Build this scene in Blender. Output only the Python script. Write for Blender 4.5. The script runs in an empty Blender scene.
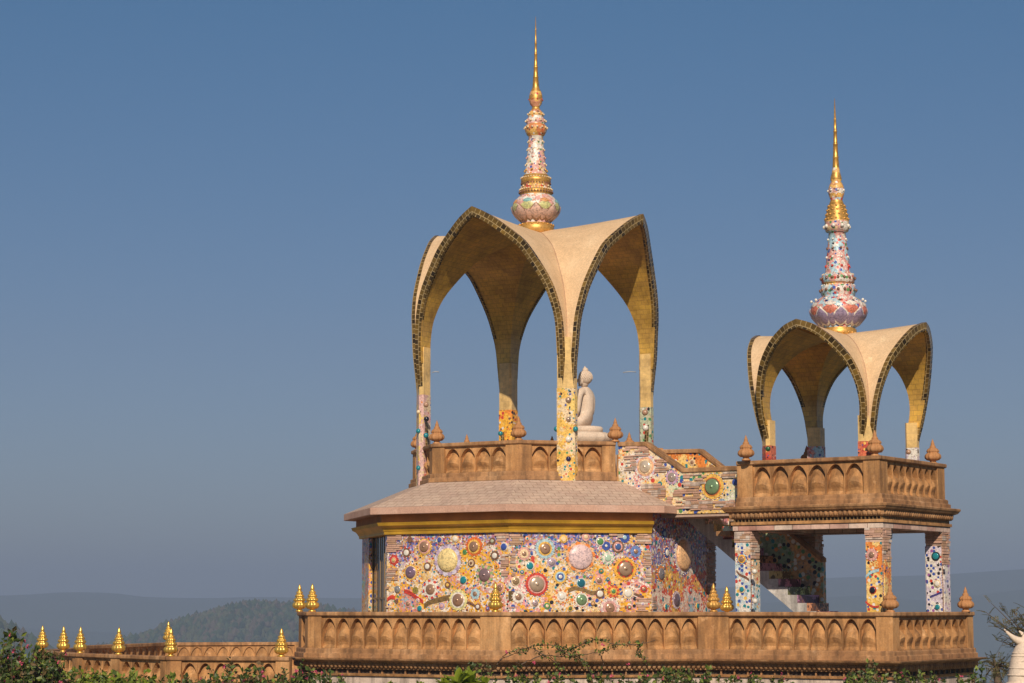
import bpy, bmesh, math, random
from mathutils import Vector, Matrix, noise as mnoise
R = math.radians
random.seed(7)
sc = bpy.context.scene
col = sc.collection
F = 2170.0; HZ = 607.4
TH = math.atan((HZ-341.5)/F)

# ------------------------------------------------------------------ camera maths
def ray(px, py):
    u = (px-512)/F; v = (341.5-py)/F
    c, s = math.cos(TH), math.sin(TH)
    return Vector((u, c-v*s, s+v*c))
def at(px, py, Y):
    d = ray(px, py); return d*(Y/d.y)
def zat(py, Y): return at(512, py, Y).z
def on_plane(px, py, p, n):
    d = ray(px, py); t = Vector(p).dot(n)/d.dot(n); return d*t

class Frame:
    def __init__(s, x, y, psi, z=0.0):
        s.loc = Vector((x, y, z)); s.rz = -R(psi)
        s.m = Matrix.Translation(s.loc) @ Matrix.Rotation(s.rz, 4, 'Z')
        s.i = s.m.inverted()
    def w(s, p): return s.m @ Vector(p)
    def l(s, p): return s.i @ Vector(p)

# ------------------------------------------------------------------ materials
def new_mat(name):
    m = bpy.data.materials.new(name); m.use_nodes = True
    nt = m.node_tree; b = nt.nodes['Principled BSDF']
    return m, nt, b
def N(nt, typ, **kw):
    n = nt.nodes.new(typ)
    for k, v in kw.items():
        if k in n.inputs: n.inputs[k].default_value = v
        else: setattr(n, k, v)
    return n
def ramp(nt, fac, stops, interp='LINEAR'):
    r = nt.nodes.new('ShaderNodeValToRGB'); r.color_ramp.interpolation = interp
    e = r.color_ramp.elements
    while len(e) > 1: e.remove(e[-1])
    e[0].position = stops[0][0]; e[0].color = (*stops[0][1], 1)
    for p, c in stops[1:]:
        q = e.new(p); q.color = (*c, 1)
    nt.links.new(fac, r.inputs[0]); return r.outputs[0]
def mix(nt, fac, a, b, blend='MIX'):
    m = nt.nodes.new('ShaderNodeMix'); m.data_type = 'RGBA'; m.blend_type = blend
    for sock, v in ((m.inputs[0], fac), (m.inputs[6], a), (m.inputs[7], b)):
        if hasattr(v, 'is_linked') or hasattr(v, 'links'): nt.links.new(v, sock)
        elif isinstance(v, (int, float)): sock.default_value = v
        else: sock.default_value = (*v, 1)
    return m.outputs[2]
def coords(nt, kind='Object'):
    return nt.nodes.new('ShaderNodeTexCoord').outputs[kind]
def noise_tex(nt, co, scale, detail=4, rough=.6):
    n = N(nt, 'ShaderNodeTexNoise', Scale=scale, Detail=detail, Roughness=rough)
    nt.links.new(co, n.inputs['Vector']); return n.outputs['Fac']
def bump(nt, b, h, strength=.3, dist=.02):
    n = N(nt, 'ShaderNodeBump', Strength=strength, Distance=dist)
    nt.links.new(h, n.inputs['Height']); nt.links.new(n.outputs[0], b.inputs['Normal'])
def math_n(nt, op, a, b=None):
    n = nt.nodes.new('ShaderNodeMath'); n.operation = op
    for i, v in enumerate((a, b)):
        if v is None: continue
        if isinstance(v, (int, float)): n.inputs[i].default_value = v
        else: nt.links.new(v, n.inputs[i])
    return n.outputs[0]

def stone(name, c1, c2, c3, rough=.8, streak=True, bstr=.35):
    m, nt, b = new_mat(name); co = coords(nt)
    n1 = noise_tex(nt, co, 1.1, 6, .65)
    base = ramp(nt, n1, [(.3, c1), (.52, c2), (.72, c3)])
    if streak:
        mp = N(nt, 'ShaderNodeMapping'); mp.inputs['Scale'].default_value = (7, 7, .8); nt.links.new(co, mp.inputs[0])
        n2 = noise_tex(nt, mp.outputs[0], 1.0, 4, .6)
        f = ramp(nt, n2, [(.38, (.42, .42, .42)), (.58, (1, 1, 1))])
        base = mix(nt, .75 if streak is True else streak, base, f, 'MULTIPLY')
    nd = noise_tex(nt, co, .55, 5, .75)
    base = mix(nt, .38 if streak is True else .15, base, ramp(nt, nd, [(.36, (.58, .55, .52)), (.55, (1, 1, 1))]), 'MULTIPLY')
    n3 = noise_tex(nt, co, 28, 3, .6)
    g = ramp(nt, n3, [(.3, (.78, .78, .78)), (.7, (1.12, 1.1, 1.08))])
    base = mix(nt, .8, base, g, 'MULTIPLY')
    n4 = noise_tex(nt, co, 3.3, 5, .7)
    pale = ramp(nt, n4, [(.60, (0, 0, 0)), (.72, (1, 1, 1))])
    base = mix(nt, math_n(nt, 'MULTIPLY', pale, .35), base, tuple(min(1, x*1.5+.05) for x in c3))
    nt.links.new(base, b.inputs['Base Color']); b.inputs['Roughness'].default_value = rough
    bump(nt, b, n3, bstr, .015)
    return m

def plain(name, c, rough=.6, metal=0.0, var=.15, scale=9, emit=None):
    m, nt, b = new_mat(name); co = coords(nt)
    n = noise_tex(nt, co, scale, 4, .6)
    cc = mix(nt, 1.0, c, ramp(nt, n, [(.3, (1-var,)*3), (.7, (1+var*.5,)*3)]), 'MULTIPLY')
    nt.links.new(cc, b.inputs['Base Color'])
    b.inputs['Roughness'].default_value = rough; b.inputs['Metallic'].default_value = metal
    return m

_t = {}
def tile(c, rough=.35):
    """tessera covered surface of one main colour"""
    key = (tuple(round(x, 2) for x in c), rough)
    if key in _t: return _t[key]
    m, nt, b = new_mat('tile_%d' % len(_t)); co = coords(nt, 'Object')
    v = N(nt, 'ShaderNodeTexVoronoi', Scale=34.0); nt.links.new(co, v.inputs['Vector'])
    sep = nt.nodes.new('ShaderNodeSeparateColor'); nt.links.new(v.outputs['Color'], sep.inputs[0])
    cc = mix(nt, 1.0, c, ramp(nt, sep.outputs[0], [(0, (.62, .6, .62)), (.5, (1, 1, 1)), (1, (1.2, 1.12, 1.05))]), 'MULTIPLY')
    nt.links.new(cc, b.inputs['Base Color']); b.inputs['Roughness'].default_value = rough
    bump(nt, b, v.outputs['Distance'], .25, .01)
    _t[key] = m; return m

WHITE=(.72,.68,.60); YEL=(.74,.46,.10); PINK=(.66,.36,.31); LAV=(.46,.36,.50); LBL=(.38,.56,.62); BLUE=(.05,.09,.34)
RED=(.55,.06,.04); ORG=(.72,.24,.05); GRN=(.10,.26,.09); TEAL=(.02,.22,.26); BRN=(.20,.10,.06); BLK=(.02,.02,.03); CREAM=(.74,.58,.36)
def mosaic(name, grounds, dots, dscale=10.0, gscale=30.0, region=1.1, dotr=.32, top=None, second=None):
    m, nt, b = new_mat(name); co = coords(nt)
    # ground: small tesserae, whose colour follows large drifting regions
    nz = N(nt, 'ShaderNodeTexNoise', Scale=region, Detail=2.5, Roughness=.55); nt.links.new(co, nz.inputs['Vector'])
    g = nz.outputs['Fac']
    v = N(nt, 'ShaderNodeTexVoronoi', Scale=gscale); nt.links.new(co, v.inputs['Vector'])
    sp = nt.nodes.new('ShaderNodeSeparateColor'); nt.links.new(v.outputs['Color'], sp.inputs[0])
    jit = math_n(nt, 'MULTIPLY', math_n(nt, 'SUBTRACT', sp.outputs[0], .5), .07)
    gg = math_n(nt, 'ADD', g, jit)
    n = len(grounds); lo, hi = .28, .72
    gcol = ramp(nt, gg, [(0 if i == 0 else lo+(hi-lo)*i/n, c) for i, c in enumerate(grounds)], 'CONSTANT')
    if top:
        sx = nt.nodes.new('ShaderNodeSeparateXYZ'); nt.links.new(co, sx.inputs[0])
        zz = math_n(nt, 'ADD', sx.outputs[2], math_n(nt, 'MULTIPLY', math_n(nt, 'SUBTRACT', noise_tex(nt, co, 1.7, 3), .5), 3.2))
        zz = math_n(nt, 'ADD', zz, math_n(nt, 'MULTIPLY', math_n(nt, 'SUBTRACT', sp.outputs[1], .5), .5))
        f = ramp(nt, math_n(nt, 'SUBTRACT', zz, top-.12), [(0, (0, 0, 0)), (.12, (1, 1, 1))])
        tcol = ramp(nt, sp.outputs[2], [(0, (.10,.13,.40)), (.22, (.22,.24,.48)), (.36, (.42,.30,.46)), (.54, WHITE), (.66, (.5,.2,.28)), (.76, BRN), (.88, (.5,.3,.14))], 'CONSTANT')
        gcol = mix(nt, f, gcol, tcol)
    gcol = mix(nt, 1.0, gcol, ramp(nt, sp.outputs[1], [(0, (.66, .62, .62)), (.5, (1, 1, 1)), (1, (1.15, 1.12, 1.1))]), 'MULTIPLY')
    # inlaid coloured pieces
    d = N(nt, 'ShaderNodeTexVoronoi', Scale=dscale); nt.links.new(co, d.inputs['Vector']); d.inputs['Randomness'].default_value = .9
    sd = nt.nodes.new('ShaderNodeSeparateColor'); nt.links.new(d.outputs['Color'], sd.inputs[0])
    k = len(dots)
    dcol = ramp(nt, sd.outputs[0], [(i/k, c) for i, c in enumerate(dots)], 'CONSTANT')
    rad = math_n(nt, 'MULTIPLY', math_n(nt, 'ADD', sd.outputs[1], .35), dotr)
    isd = math_n(nt, 'LESS_THAN', d.outputs['Distance'], rad)
    if second:
        mp2 = N(nt, 'ShaderNodeMapping'); mp2.inputs['Location'].default_value = (3.7, 1.3, 9.1); nt.links.new(co, mp2.inputs[0])
        d2 = N(nt, 'ShaderNodeTexVoronoi', Scale=15.0); nt.links.new(mp2.outputs[0], d2.inputs['Vector'])
        s2 = nt.nodes.new('ShaderNodeSeparateColor'); nt.links.new(d2.outputs['Color'], s2.inputs[0])
        c2_ = ramp(nt, s2.outputs[2], [(i/len(second), q) for i, q in enumerate(second)], 'CONSTANT')
        gcol = mix(nt, math_n(nt, 'LESS_THAN', d2.outputs['Distance'], math_n(nt, 'MULTIPLY', math_n(nt, 'ADD', s2.outputs[0], .3), .30)), gcol, c2_)
    c = mix(nt, isd, gcol, dcol)
    nt.links.new(c, b.inputs['Base Color'])
    b.inputs['Roughness'].default_value = .38
    h = math_n(nt, 'ADD', v.outputs['Distance'], math_n(nt, 'MULTIPLY', isd, -.8))
    bump(nt, b, h, .35, .012)
    return m

def brick_uv(name, c1, c2, mortar, bw=.18, bh=.12, ms=.008, rough=.4, metal=0.0, soft=False):
    m, nt, b = new_mat(name); co = coords(nt, 'UV')
    br = N(nt, 'ShaderNodeTexBrick', Scale=1.0); nt.links.new(co, br.inputs['Vector'])
    br.inputs['Color1'].default_value = (*c1, 1); br.inputs['Color2'].default_value = (*c2, 1); br.inputs['Mortar'].default_value = (*mortar, 1)
    br.inputs['Brick Width'].default_value = bw; br.inputs['Row Height'].default_value = bh; br.inputs['Mortar Size'].default_value = ms
    br.inputs['Bias'].default_value = 0.0; br.inputs['Mortar Smooth'].default_value = .3
    c = br.outputs['Color']
    n = noise_tex(nt, coords(nt), 1.6, 5, .65)
    c = mix(nt, .3 if soft else .85, c, ramp(nt, n, [(.3, (.5, .47, .45)), (.5, (.95, .95, .95)), (.72, (1.35, 1.3, 1.2))]), 'MULTIPLY')
    n2 = noise_tex(nt, coords(nt), 14, 3, .6)
    c = mix(nt, .6, c, ramp(nt, n2, [(.3, (.7, .7, .7)), (.7, (1.15, 1.15, 1.15))]), 'MULTIPLY')
    nt.links.new(c, b.inputs['Base Color']); b.inputs['Roughness'].default_value = rough; b.inputs['Metallic'].default_value = metal
    bump(nt, b, br.outputs['Fac'], -.4, .01)
    return m

M = {}
M['sand'] = stone('sandstone', (.38,.18,.062), (.51,.26,.095), (.62,.355,.155))
M['sand_dark'] = stone('sandstone_weathered', (.30,.145,.058), (.43,.225,.095), (.54,.32,.16))
M['sand_pink'] = stone('sandstone_pink', (.46,.27,.20), (.54,.33,.24), (.60,.40,.31), streak=False)
M['plaster'] = stone('cast_plaster', (.64,.44,.25), (.70,.49,.285), (.74,.54,.33), streak=.12, bstr=.2)
M['strip_brown'] = stone('slip_brown', (.36,.20,.12), (.44,.27,.17), (.5,.33,.22), streak=False)
M['ivory'] = stone('ivory_stone', (.62,.49,.38), (.69,.56,.44), (.74,.63,.51), streak=False, bstr=.2)
M['cream_stone'] = stone('cream_stone', (.55,.44,.36), (.62,.50,.42), (.66,.56,.48), streak=True)
M['white_wall'] = stone('pale_plaster', (.50,.48,.45), (.57,.55,.52), (.63,.61,.58), streak=True)
M['floor'] = stone('paving_stone', (.36,.25,.19), (.42,.30,.23), (.46,.35,.28), streak=False)
M['gold'] = plain('polished_gold', (.88,.55,.12), .33, .72, .2, 14)
M['gold_dull'] = plain('dull_gold', (.66,.36,.09), .45, .5, .4, 20)
M['gold_spire'] = plain('spire_gold', (.72,.38,.08), .38, .65, .35, 16)
M['gold_paint'] = plain('gold_paint', (.60,.345,.035), .42, .2, .3, 2.5)
M['ochre'] = plain('ochre_render', (.48,.20,.06), .8, 0, .25, 2)
M['terracotta'] = stone('terracotta_finial', (.35,.155,.055), (.44,.21,.08), (.53,.28,.13), streak=False)
M['dark'] = plain('dark_band', (.05,.035,.025), .9)  # near-black brown base colour of the recessed frieze bands
M['glass'] = plain('dark_window_glass', (.015,.03,.03), .08, 0, .1)
M['frame'] = plain('bronze_frame', (.30,.19,.08), .45, .4)
M['inner'] = brick_uv('brown_gold_tiles', (.66,.40,.075), (.56,.33,.08), (.36,.21,.06), .17, .12, .005, .30, .2)
M['edge'] = brick_uv('dark_gold_mosaic', (.25,.15,.035), (.03,.02,.01), (.50,.36,.17), .115, .11, .008, .25, .25)
M['goldtile'] = brick_uv('gold_leaf_tiles', (.80,.55,.22), (.70,.48,.19), (.60,.42,.2), .16, .16, .004, .32)
M['brick'] = brick_uv('slab_strips', (.44,.25,.16), (.62,.46,.36), (.12,.07,.05), .46, .052, .006, .8)
M['soffit_brick'] = brick_uv('pale_brick', (.66,.54,.45), (.50,.26,.20), (.2,.13,.1), .42, .15, .008, .8)
M['rooftile'] = brick_uv('roof_flags', (.56,.42,.32), (.49,.35,.27), (.34,.22,.16), .24, .17, .010, .85, soft=True)

M['mos_wall'] = mosaic('mosaic_wall', [(.48,.52,.12), (.25,.48,.55), (.62,.28,.24), (.78,.42,.04), (.74,.66,.56), (.72,.50,.22), (.78,.40,.03), (.66,.32,.30), (.74,.68,.60), (.78,.44,.05)],
    [BLK, BLUE, RED, WHITE, GRN, ORG, BRN, (.6,.5,.4), TEAL, (.75,.3,.3), BLUE], 10.0, 26.0, .75, .36, top=1.22, second=[ORG, (.62,.30,.28), YEL, (.30,.16,.07), (.25,.30,.5), (.66,.2,.1), (.5,.35,.12), (.3,.45,.45)])
M['mos_side'] = mosaic('mosaic_side_wall', [(.60,.32,.30), WHITE, (.34,.5,.56), (.66,.42,.36), (.74,.62,.5), (.62,.1,.05), (.74,.44,.1), YEL],
    [BLK, BLUE, RED, RED, WHITE, ORG, WHITE, TEAL, RED], 10.0, 24.0, .8, .36, top=1.15, second=[RED, ORG, YEL, BRN, (.25,.30,.5), WHITE])
M['mos_bridge'] = mosaic('mosaic_bridge', [(.66,.30,.26), WHITE, CREAM, (.78,.52,.16), CREAM, (.55,.6,.40), WHITE, YEL],
    [BLK, BLUE, RED, TEAL, GRN, ORG, BLUE, TEAL], 9.0, 30.0, .8, .36)
M['mos_dark'] = mosaic('mosaic_stair', [(.36,.28,.2), (.6,.34,.14), (.28,.38,.24), (.7,.5,.2)],
    [BLK, WHITE, GRN, ORG, WHITE, TEAL, BLK, YEL], 9.0, 22.0, 1.5, .38)
M['mos_yellow'] = mosaic('mosaic_yellow', [(.78,.55,.16), CREAM, YEL, (.74,.56,.3)], [BLK, BLUE, RED, WHITE, GRN, ORG, TEAL], 13.0, 30, 1.5, .32)
M['mos_pinkyel'] = mosaic('mosaic_pink_yellow', [PINK, (.78,.55,.16), (.7,.45,.4), CREAM], [BLK, BLUE, RED, WHITE, ORG, ORG], 13.0, 30, 1.5, .26)
M['mos_orange'] = mosaic('mosaic_orange', [(.70,.16,.03), (.78,.42,.05), (.74,.26,.04)], [BLK, RED, WHITE, RED, YEL, BRN], 12.0, 28, 1.5, .36)
M['mos_teal'] = mosaic('mosaic_teal', [(.5,.45,.3), (.45,.5,.35), PINK], [TEAL, BLK, WHITE, GRN, RED], 12.0, 28, 1.5, .36)
M['mos_blue'] = mosaic('mosaic_blue_white', [(.30,.48,.58), WHITE, (.45,.56,.60), WHITE, (.7,.5,.3)], [BLUE, BLUE, RED, WHITE, TEAL, YEL], 12.0, 28, 1.2, .36)
M['mos_sunset'] = mosaic('mosaic_orange_yellow', [YEL, ORG, (.80,.56,.20), YEL], [BLUE, RED, BLK, WHITE, ORG, TEAL], 12.0, 28, 1.5, .32)
M['mos_white'] = mosaic('mosaic_white_speckle', [WHITE, (.62,.55,.62), WHITE, (.74,.72,.68)], [BLK, BLUE, RED, BLUE, BLK, (.3,.1,.3)], 13.0, 30, 1.5, .38)
M['mos_red'] = mosaic('mosaic_red', [(.50,.08,.05), (.60,.16,.08), WHITE], [BLK, BLUE, WHITE, YEL], 13.0, 28, 1.5, .36)
M['mos_spire'] = mosaic('mosaic_spire_cream', [CREAM, WHITE, PINK, (.7,.52,.3)], [BLUE, ORG, WHITE, BRN, GRN, (.6,.3,.2)], 13.0, 28, 2.0, .34)
M['mos_spire2'] = mosaic('mosaic_spire_white', [WHITE, LBL, PINK, WHITE], [BLK, RED, WHITE, RED, GRN, BLUE], 12.0, 28, 2.5, .38)
M['mos_spire_red'] = mosaic('mosaic_spire_red', [(.60,.22,.08), (.7,.42,.12), (.6,.28,.16)], [WHITE, RED, YEL, BRN, WHITE], 13.0, 28, 2.5, .36)
RISERS = [mosaic('riser_%d' % i, [tuple(min(.85, x*3.0) for x in c), tuple(x*.7 for x in c)], [BLK, BRN, c, WHITE], 12, 26, 2, .3) for i, c in enumerate([(.26,.12,.06), (.22,.10,.12), (.34,.20,.08), (.3,.1,.12), (.24,.26,.1), (.2,.1,.16)])]

# ------------------------------------------------------------------ mesh building
class MB:
    def __init__(s): s.v = []; s.f = []; s.m = []; s.uv = {}; s.sm = []
    def add(s, verts, faces, mi=0, smooth=False, uvs=None):
        o = len(s.v); s.v += [tuple(p) for p in verts]
        for i, f in enumerate(faces):
            if uvs: s.uv[len(s.f)] = [uvs[k] for k in f]
            s.f.append([k+o for k in f]); s.m.append(mi if isinstance(mi, int) else mi[i]); s.sm.append(smooth)
    def box(s, c, size, mi=0, rz=0.0, M4=None):
        x, y, z = size[0]/2, size[1]/2, size[2]/2
        P = [Vector((i*x, j*y, k*z)) for k in (-1, 1) for j in (-1, 1) for i in (-1, 1)]
        m = (M4 or Matrix.Translation(c)) @ Matrix.Rotation(rz, 4, 'Z') if M4 is None else M4
        P = [m @ p for p in P]
        Fc = [(0,2,3,1), (4,5,7,6), (0,1,5,4), (2,6,7,3), (0,4,6,2), (1,3,7,5)]
        o = len(s.v); s.v += [tuple(p) for p in P]
        for f in Fc:
            s.uv[len(s.f)] = [s._buv(P, f, k) for k in f]
            s.f.append([k+o for k in f]); s.m.append(mi); s.sm.append(False)
    def _buv(s, P, f, k):
        a = (P[f[1]]-P[f[0]]); b = (P[f[-1]]-P[f[0]]); nn = a.cross(b)
        p = P[k]
        if abs(nn.z) > .9*nn.length: return (p.x, p.y)
        h = Vector((-nn.y, nn.x, 0)); h.normalize() if h.length else None
        return (p.dot(h), p.z)
    def lathe(s, prof, seg=24, mi=0, c=(0, 0, 0), smooth=True, mis=None, M4=None, rfun=None):
        """prof: list of (r,z) bottom to top"""
        V = []; Fc = []; mm = []
        for j, (r, z) in enumerate(prof):
            for i in range(seg):
                a = 2*math.pi*i/seg; rr = r*(rfun(a, z) if rfun else 1)
                p = Vector((rr*math.cos(a), rr*math.sin(a), z)); p = (M4 @ p) if M4 else p+Vector(c)
                V.append(p)
        for j in range(len(prof)-1):
            for i in range(seg):
                Fc.append((j*seg+i, j*seg+(i+1) % seg, (j+1)*seg+(i+1) % seg, (j+1)*seg+i)); mm.append(mis[j] if mis else mi)
        Fc.append(tuple(range(seg-1, -1, -1))); mm.append(mis[0] if mis else mi)
        n = len(prof)-1
        Fc.append(tuple(n*seg+i for i in range(seg))); mm.append(mis[-1] if mis else mi)
        s.add(V, Fc, mm, smooth)
    def ball(s, c, r, mi=0, seg=8, rings=5, sc=(1, 1, 1), M3=None):
        V = []; Fc = []
        for j in range(rings+1):
            t = math.pi*j/rings
            for i in range(seg):
                a = 2*math.pi*i/seg
                p = Vector((r*sc[0]*math.sin(t)*math.cos(a), r*sc[1]*math.sin(t)*math.sin(a), -r*sc[2]*math.cos(t)))
                if M3: p = M3 @ p
                V.append(p+Vector(c))
        for j in range(rings):
            for i in range(seg):
                Fc.append((j*seg+i, j*seg+(i+1) % seg, (j+1)*seg+(i+1) % seg, (j+1)*seg+i))
        s.add(V, Fc, mi, True)
    def sweep(s, path, prof, closed=False, mi=0, out_off=0.0):
        """path 2D, walked so that outside is on the right; prof closed loop of (out, z)"""
        P = [Vector(p) for p in path]; n = len(P); V = []; uvs = []
        def nr(a, b):
            d = (b-a).normalized(); return Vector((d.y, -d.x))
        L = 0; npf = len(prof)
        per = [0]
        for k in range(npf): per.append(per[-1]+math.dist(prof[k], prof[(k+1) % npf]))
        rows = []
        for i in range(n):
            if closed: n1 = nr(P[i-1], P[i]); n2 = nr(P[i], P[(i+1) % n])
            else:
                n1 = nr(P[i-1], P[i]) if i > 0 else nr(P[0], P[1]); n2 = nr(P[i], P[i+1]) if i < n-1 else n1
            m = (n1+n2)/(1+n1.dot(n2))
            rows.append((P[i], m))
        o = len(s.v)
        for (p, m) in rows:
            for (a, z) in prof: s.v.append((p.x+m.x*(a+out_off), p.y+m.y*(a+out_off), z))
        ln = [0]
        for i in range(n): ln.append(ln[-1]+(P[(i+1) % n]-P[i]).length)
        for i in range(n if closed else n-1):
            j = (i+1) % n
            for k in range(npf):
                l = (k+1) % npf
                s.uv[len(s.f)] = [(ln[i], per[k]), (ln[i+1], per[k]), (ln[i+1], per[k+1]), (ln[i], per[k+1])]
                s.f.append([o+i*npf+k, o+j*npf+k, o+j*npf+l, o+i*npf+l]); s.m.append(mi); s.sm.append(False)
        if not closed:
            for q in (0, n-1): s.f.append([o+q*npf+k for k in range(npf)]); s.m.append(mi); s.sm.append(False)
    def tube(s, pts, r0, r1=None, seg=6, mi=0):
        r1 = r0 if r1 is None else r1; pts = [Vector(p) for p in pts]; V = []; Fc = []; n = len(pts)
        for j, p in enumerate(pts):
            d = (pts[min(j+1, n-1)]-pts[max(j-1, 0)]).normalized()
            x = d.orthogonal().normalized(); y = d.cross(x); r = r0+(r1-r0)*j/max(1, n-1)
            for i in range(seg):
                a = 2*math.pi*i/seg; V.append(p+x*r*math.cos(a)+y*r*math.sin(a))
        for j in range(n-1):
            for i in range(seg): Fc.append((j*seg+i, j*seg+(i+1) % seg, (j+1)*seg+(i+1) % seg, (j+1)*seg+i))
        Fc.append(tuple(range(seg-1, -1, -1))); Fc.append(tuple((n-1)*seg+i for i in range(seg)))
        s.add(V, Fc, mi, True)
    def build(s, name, mats, parent=None, frame=None, recalc=True, bevel=0, loc=None, weld=False):
        me = bpy.data.meshes.new(name)
        me.from_pydata(s.v, [], s.f)
        if not isinstance(mats, (list, tuple)): mats = [mats]
        for m in mats: me.materials.append(m)
        for p, mi, sm in zip(me.polygons, s.m, s.sm): p.material_index = mi; p.use_smooth = sm
        if s.uv:
            uvl = me.uv_layers.new(name='UVMap')
            for i, p in enumerate(me.polygons):
                u = s.uv.get(i)
                if u:
                    for k, li in enumerate(p.loop_indices): uvl.data[li].uv = u[k]
        if recalc:
            bm = bmesh.new(); bm.from_mesh(me); bmesh.ops.recalc_face_normals(bm, faces=bm.faces); bm.to_mesh(me); bm.free()
        if weld:
            bm = bmesh.new(); bm.from_mesh(me); bmesh.ops.remove_doubles(bm, verts=bm.verts, dist=.0004); bm.to_mesh(me); bm.free()
        o = bpy.data.objects.new(name, me); col.objects.link(o)
        if parent: o.parent = parent
        if loc: o.location = loc
        if bevel:
            b = o.modifiers.new('bevel', 'BEVEL'); b.width = bevel; b.segments = 2; b.limit_method = 'ANGLE'; b.angle_limit = R(35)
        return o

def tag(o, label=None, cat=None, group=None, kind=None):
    if label: o['label'] = label
    if cat: o['category'] = cat
    if group: o['group'] = group
    if kind: o['kind'] = kind
    return o
def empty(name, fr=None, loc=(0, 0, 0), rz=0):
    o = bpy.data.objects.new(name, None); col.objects.link(o)
    if fr: o.location = fr.loc; o.rotation_euler = (0, 0, fr.rz)
    else: o.location = loc; o.rotation_euler = (0, 0, rz)
    o.empty_display_size = .2
    return o
def copy_obj(src, parent, loc, rz=None):
    c = src.copy(); col.objects.link(c); c.parent = parent; c.location = loc
    if rz is not None: c.rotation_euler = (0, 0, rz)
    for ch in src.children:
        d = ch.copy(); col.objects.link(d); d.parent = c
    return c
def interp(tab, n):
    """Catmull-Rom through rows of a table"""
    out = []; k = len(tab)-1
    for i in range(n+1):
        t = i/n*k; j = min(int(t), k-1); u = t-j
        p0, p1, p2, p3 = (tab[max(j-1, 0)], tab[j], tab[j+1], tab[min(j+2, k)])
        out.append(tuple(.5*((2*b)+(-a+c)*u+(2*a-5*b+4*c-d)*u*u+(-a+3*b-3*c+d)*u**3) for a, b, c, d in zip(p0, p1, p2, p3)))
    return out

MAIN = Frame(.56, 50, 31.1)
PAV = Frame(6.97, 45.9, 34.3)
def octa(Rr, ks=range(8)): return [Vector((Rr*math.cos(R(22.5+45*k)), Rr*math.sin(R(22.5+45*k)))) for k in ks]
# near corners in local angle: -112.5 (left), -67.5 (middle), -22.5 (right)
def oc(Rr, deg): return Vector((Rr*math.cos(R(deg)), Rr*math.sin(R(deg))))

# ------------------------------------------------------------------ balustrade kit
def niche_run(mb, p0, p1, z0, z1, n, out=0.0, rec=.10):
    """n pointed niches with a swelling petal inside, between p0 and p1; outside on the right"""
    p0 = Vector(p0); p1 = Vector(p1); d = (p1-p0); L = d.length; d.normalize(); o = Vector((d.y, -d.x))
    w = L/n; H = z1-z0
    U = [-1, -.93, -.84, -.70, -.5, -.25, 0, .25, .5, .70, .84, .93, 1]
    J = 10
    def P(sx, dep, z): q = p0+d*sx+o*(out+dep); return (q.x, q.y, z)
    for i in range(n):
        cx = (i+.5)*w; hw = w/2
        V = []; Fc = []
        cols = []
        for u in U:
            uu = max(-1, min(1, u/.93)); zt = z0+H*(.60+.33*(1-abs(uu)**2.1)) if abs(u) < .94 else None
            if abs(u) > .94: cols.append(None); continue
            zb = z0+.02; idx = []
            for j in range(J+1):
                v = j/J; z = zb+(zt-zb)*v
                prof = -rec*(1-math.cos(math.pi*min(1, max(0, (v-.02)/.16)))*.5-.5)*.5      # foot recess
                sw = math.exp(-((v-.43)/.21)**2)*(1-uu*uu)**.6
                dep = -rec*(.25+.85*v**1.2)+rec*1.02*sw
                dep *= min(1, v/.06) if v < .06 else 1
                if abs(uu) > .99: dep = -rec*(.25+.75*v)*min(1, v/.06) if v < .99 else -rec
                idx.append(len(V)); V.append(P(cx+u*hw, dep, z))
            idx.append(len(V)); V.append(P(cx+u*hw, 0, zt))
            idx.append(len(V)); V.append(P(cx+u*hw, 0, z1))
            idx.append(len(V)); V.append(P(cx+u*hw, 0, z0))
            cols.append(idx)
        ci = [c for c in cols if c]
        for a, b in zip(ci[:-1], ci[1:]):
            for j in range(J+2): Fc.append((a[j], b[j], b[j+1], a[j+1]))
            Fc.append((a[-1], b[-1], b[0], a[0]))
        # ribs left and right
        for sgn, cc in ((-1, ci[0]), (1, ci[-1])):
            e0 = len(V); V.append(P(cx+sgn*hw, .0, z0)); e1 = len(V); V.append(P(cx+sgn*hw, .0, z1))
            x = cx+sgn*.93*hw
            # side wall of the niche (front edge at depth 0) + flat rib
            f0 = len(V); V.append(P(x, .012, z0)); ft = len(V); V.append(P(x, .012, z0+H*.60))
            for j in range(J): 
                if j == 0: pass
            side = [len(V)+j for j in range(J+1)]
            for j in range(J+1): V.append((P(x, .012, V[cc[j]][2])))
            for j in range(J): Fc.append((cc[j], cc[j+1], side[j+1], side[j]))
            Fc.append((f0, e0, e1, ft)); Fc.append((ft, e1, cc[J+2], cc[J+1]))
        mb.add(V, Fc, 0, False)

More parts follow.
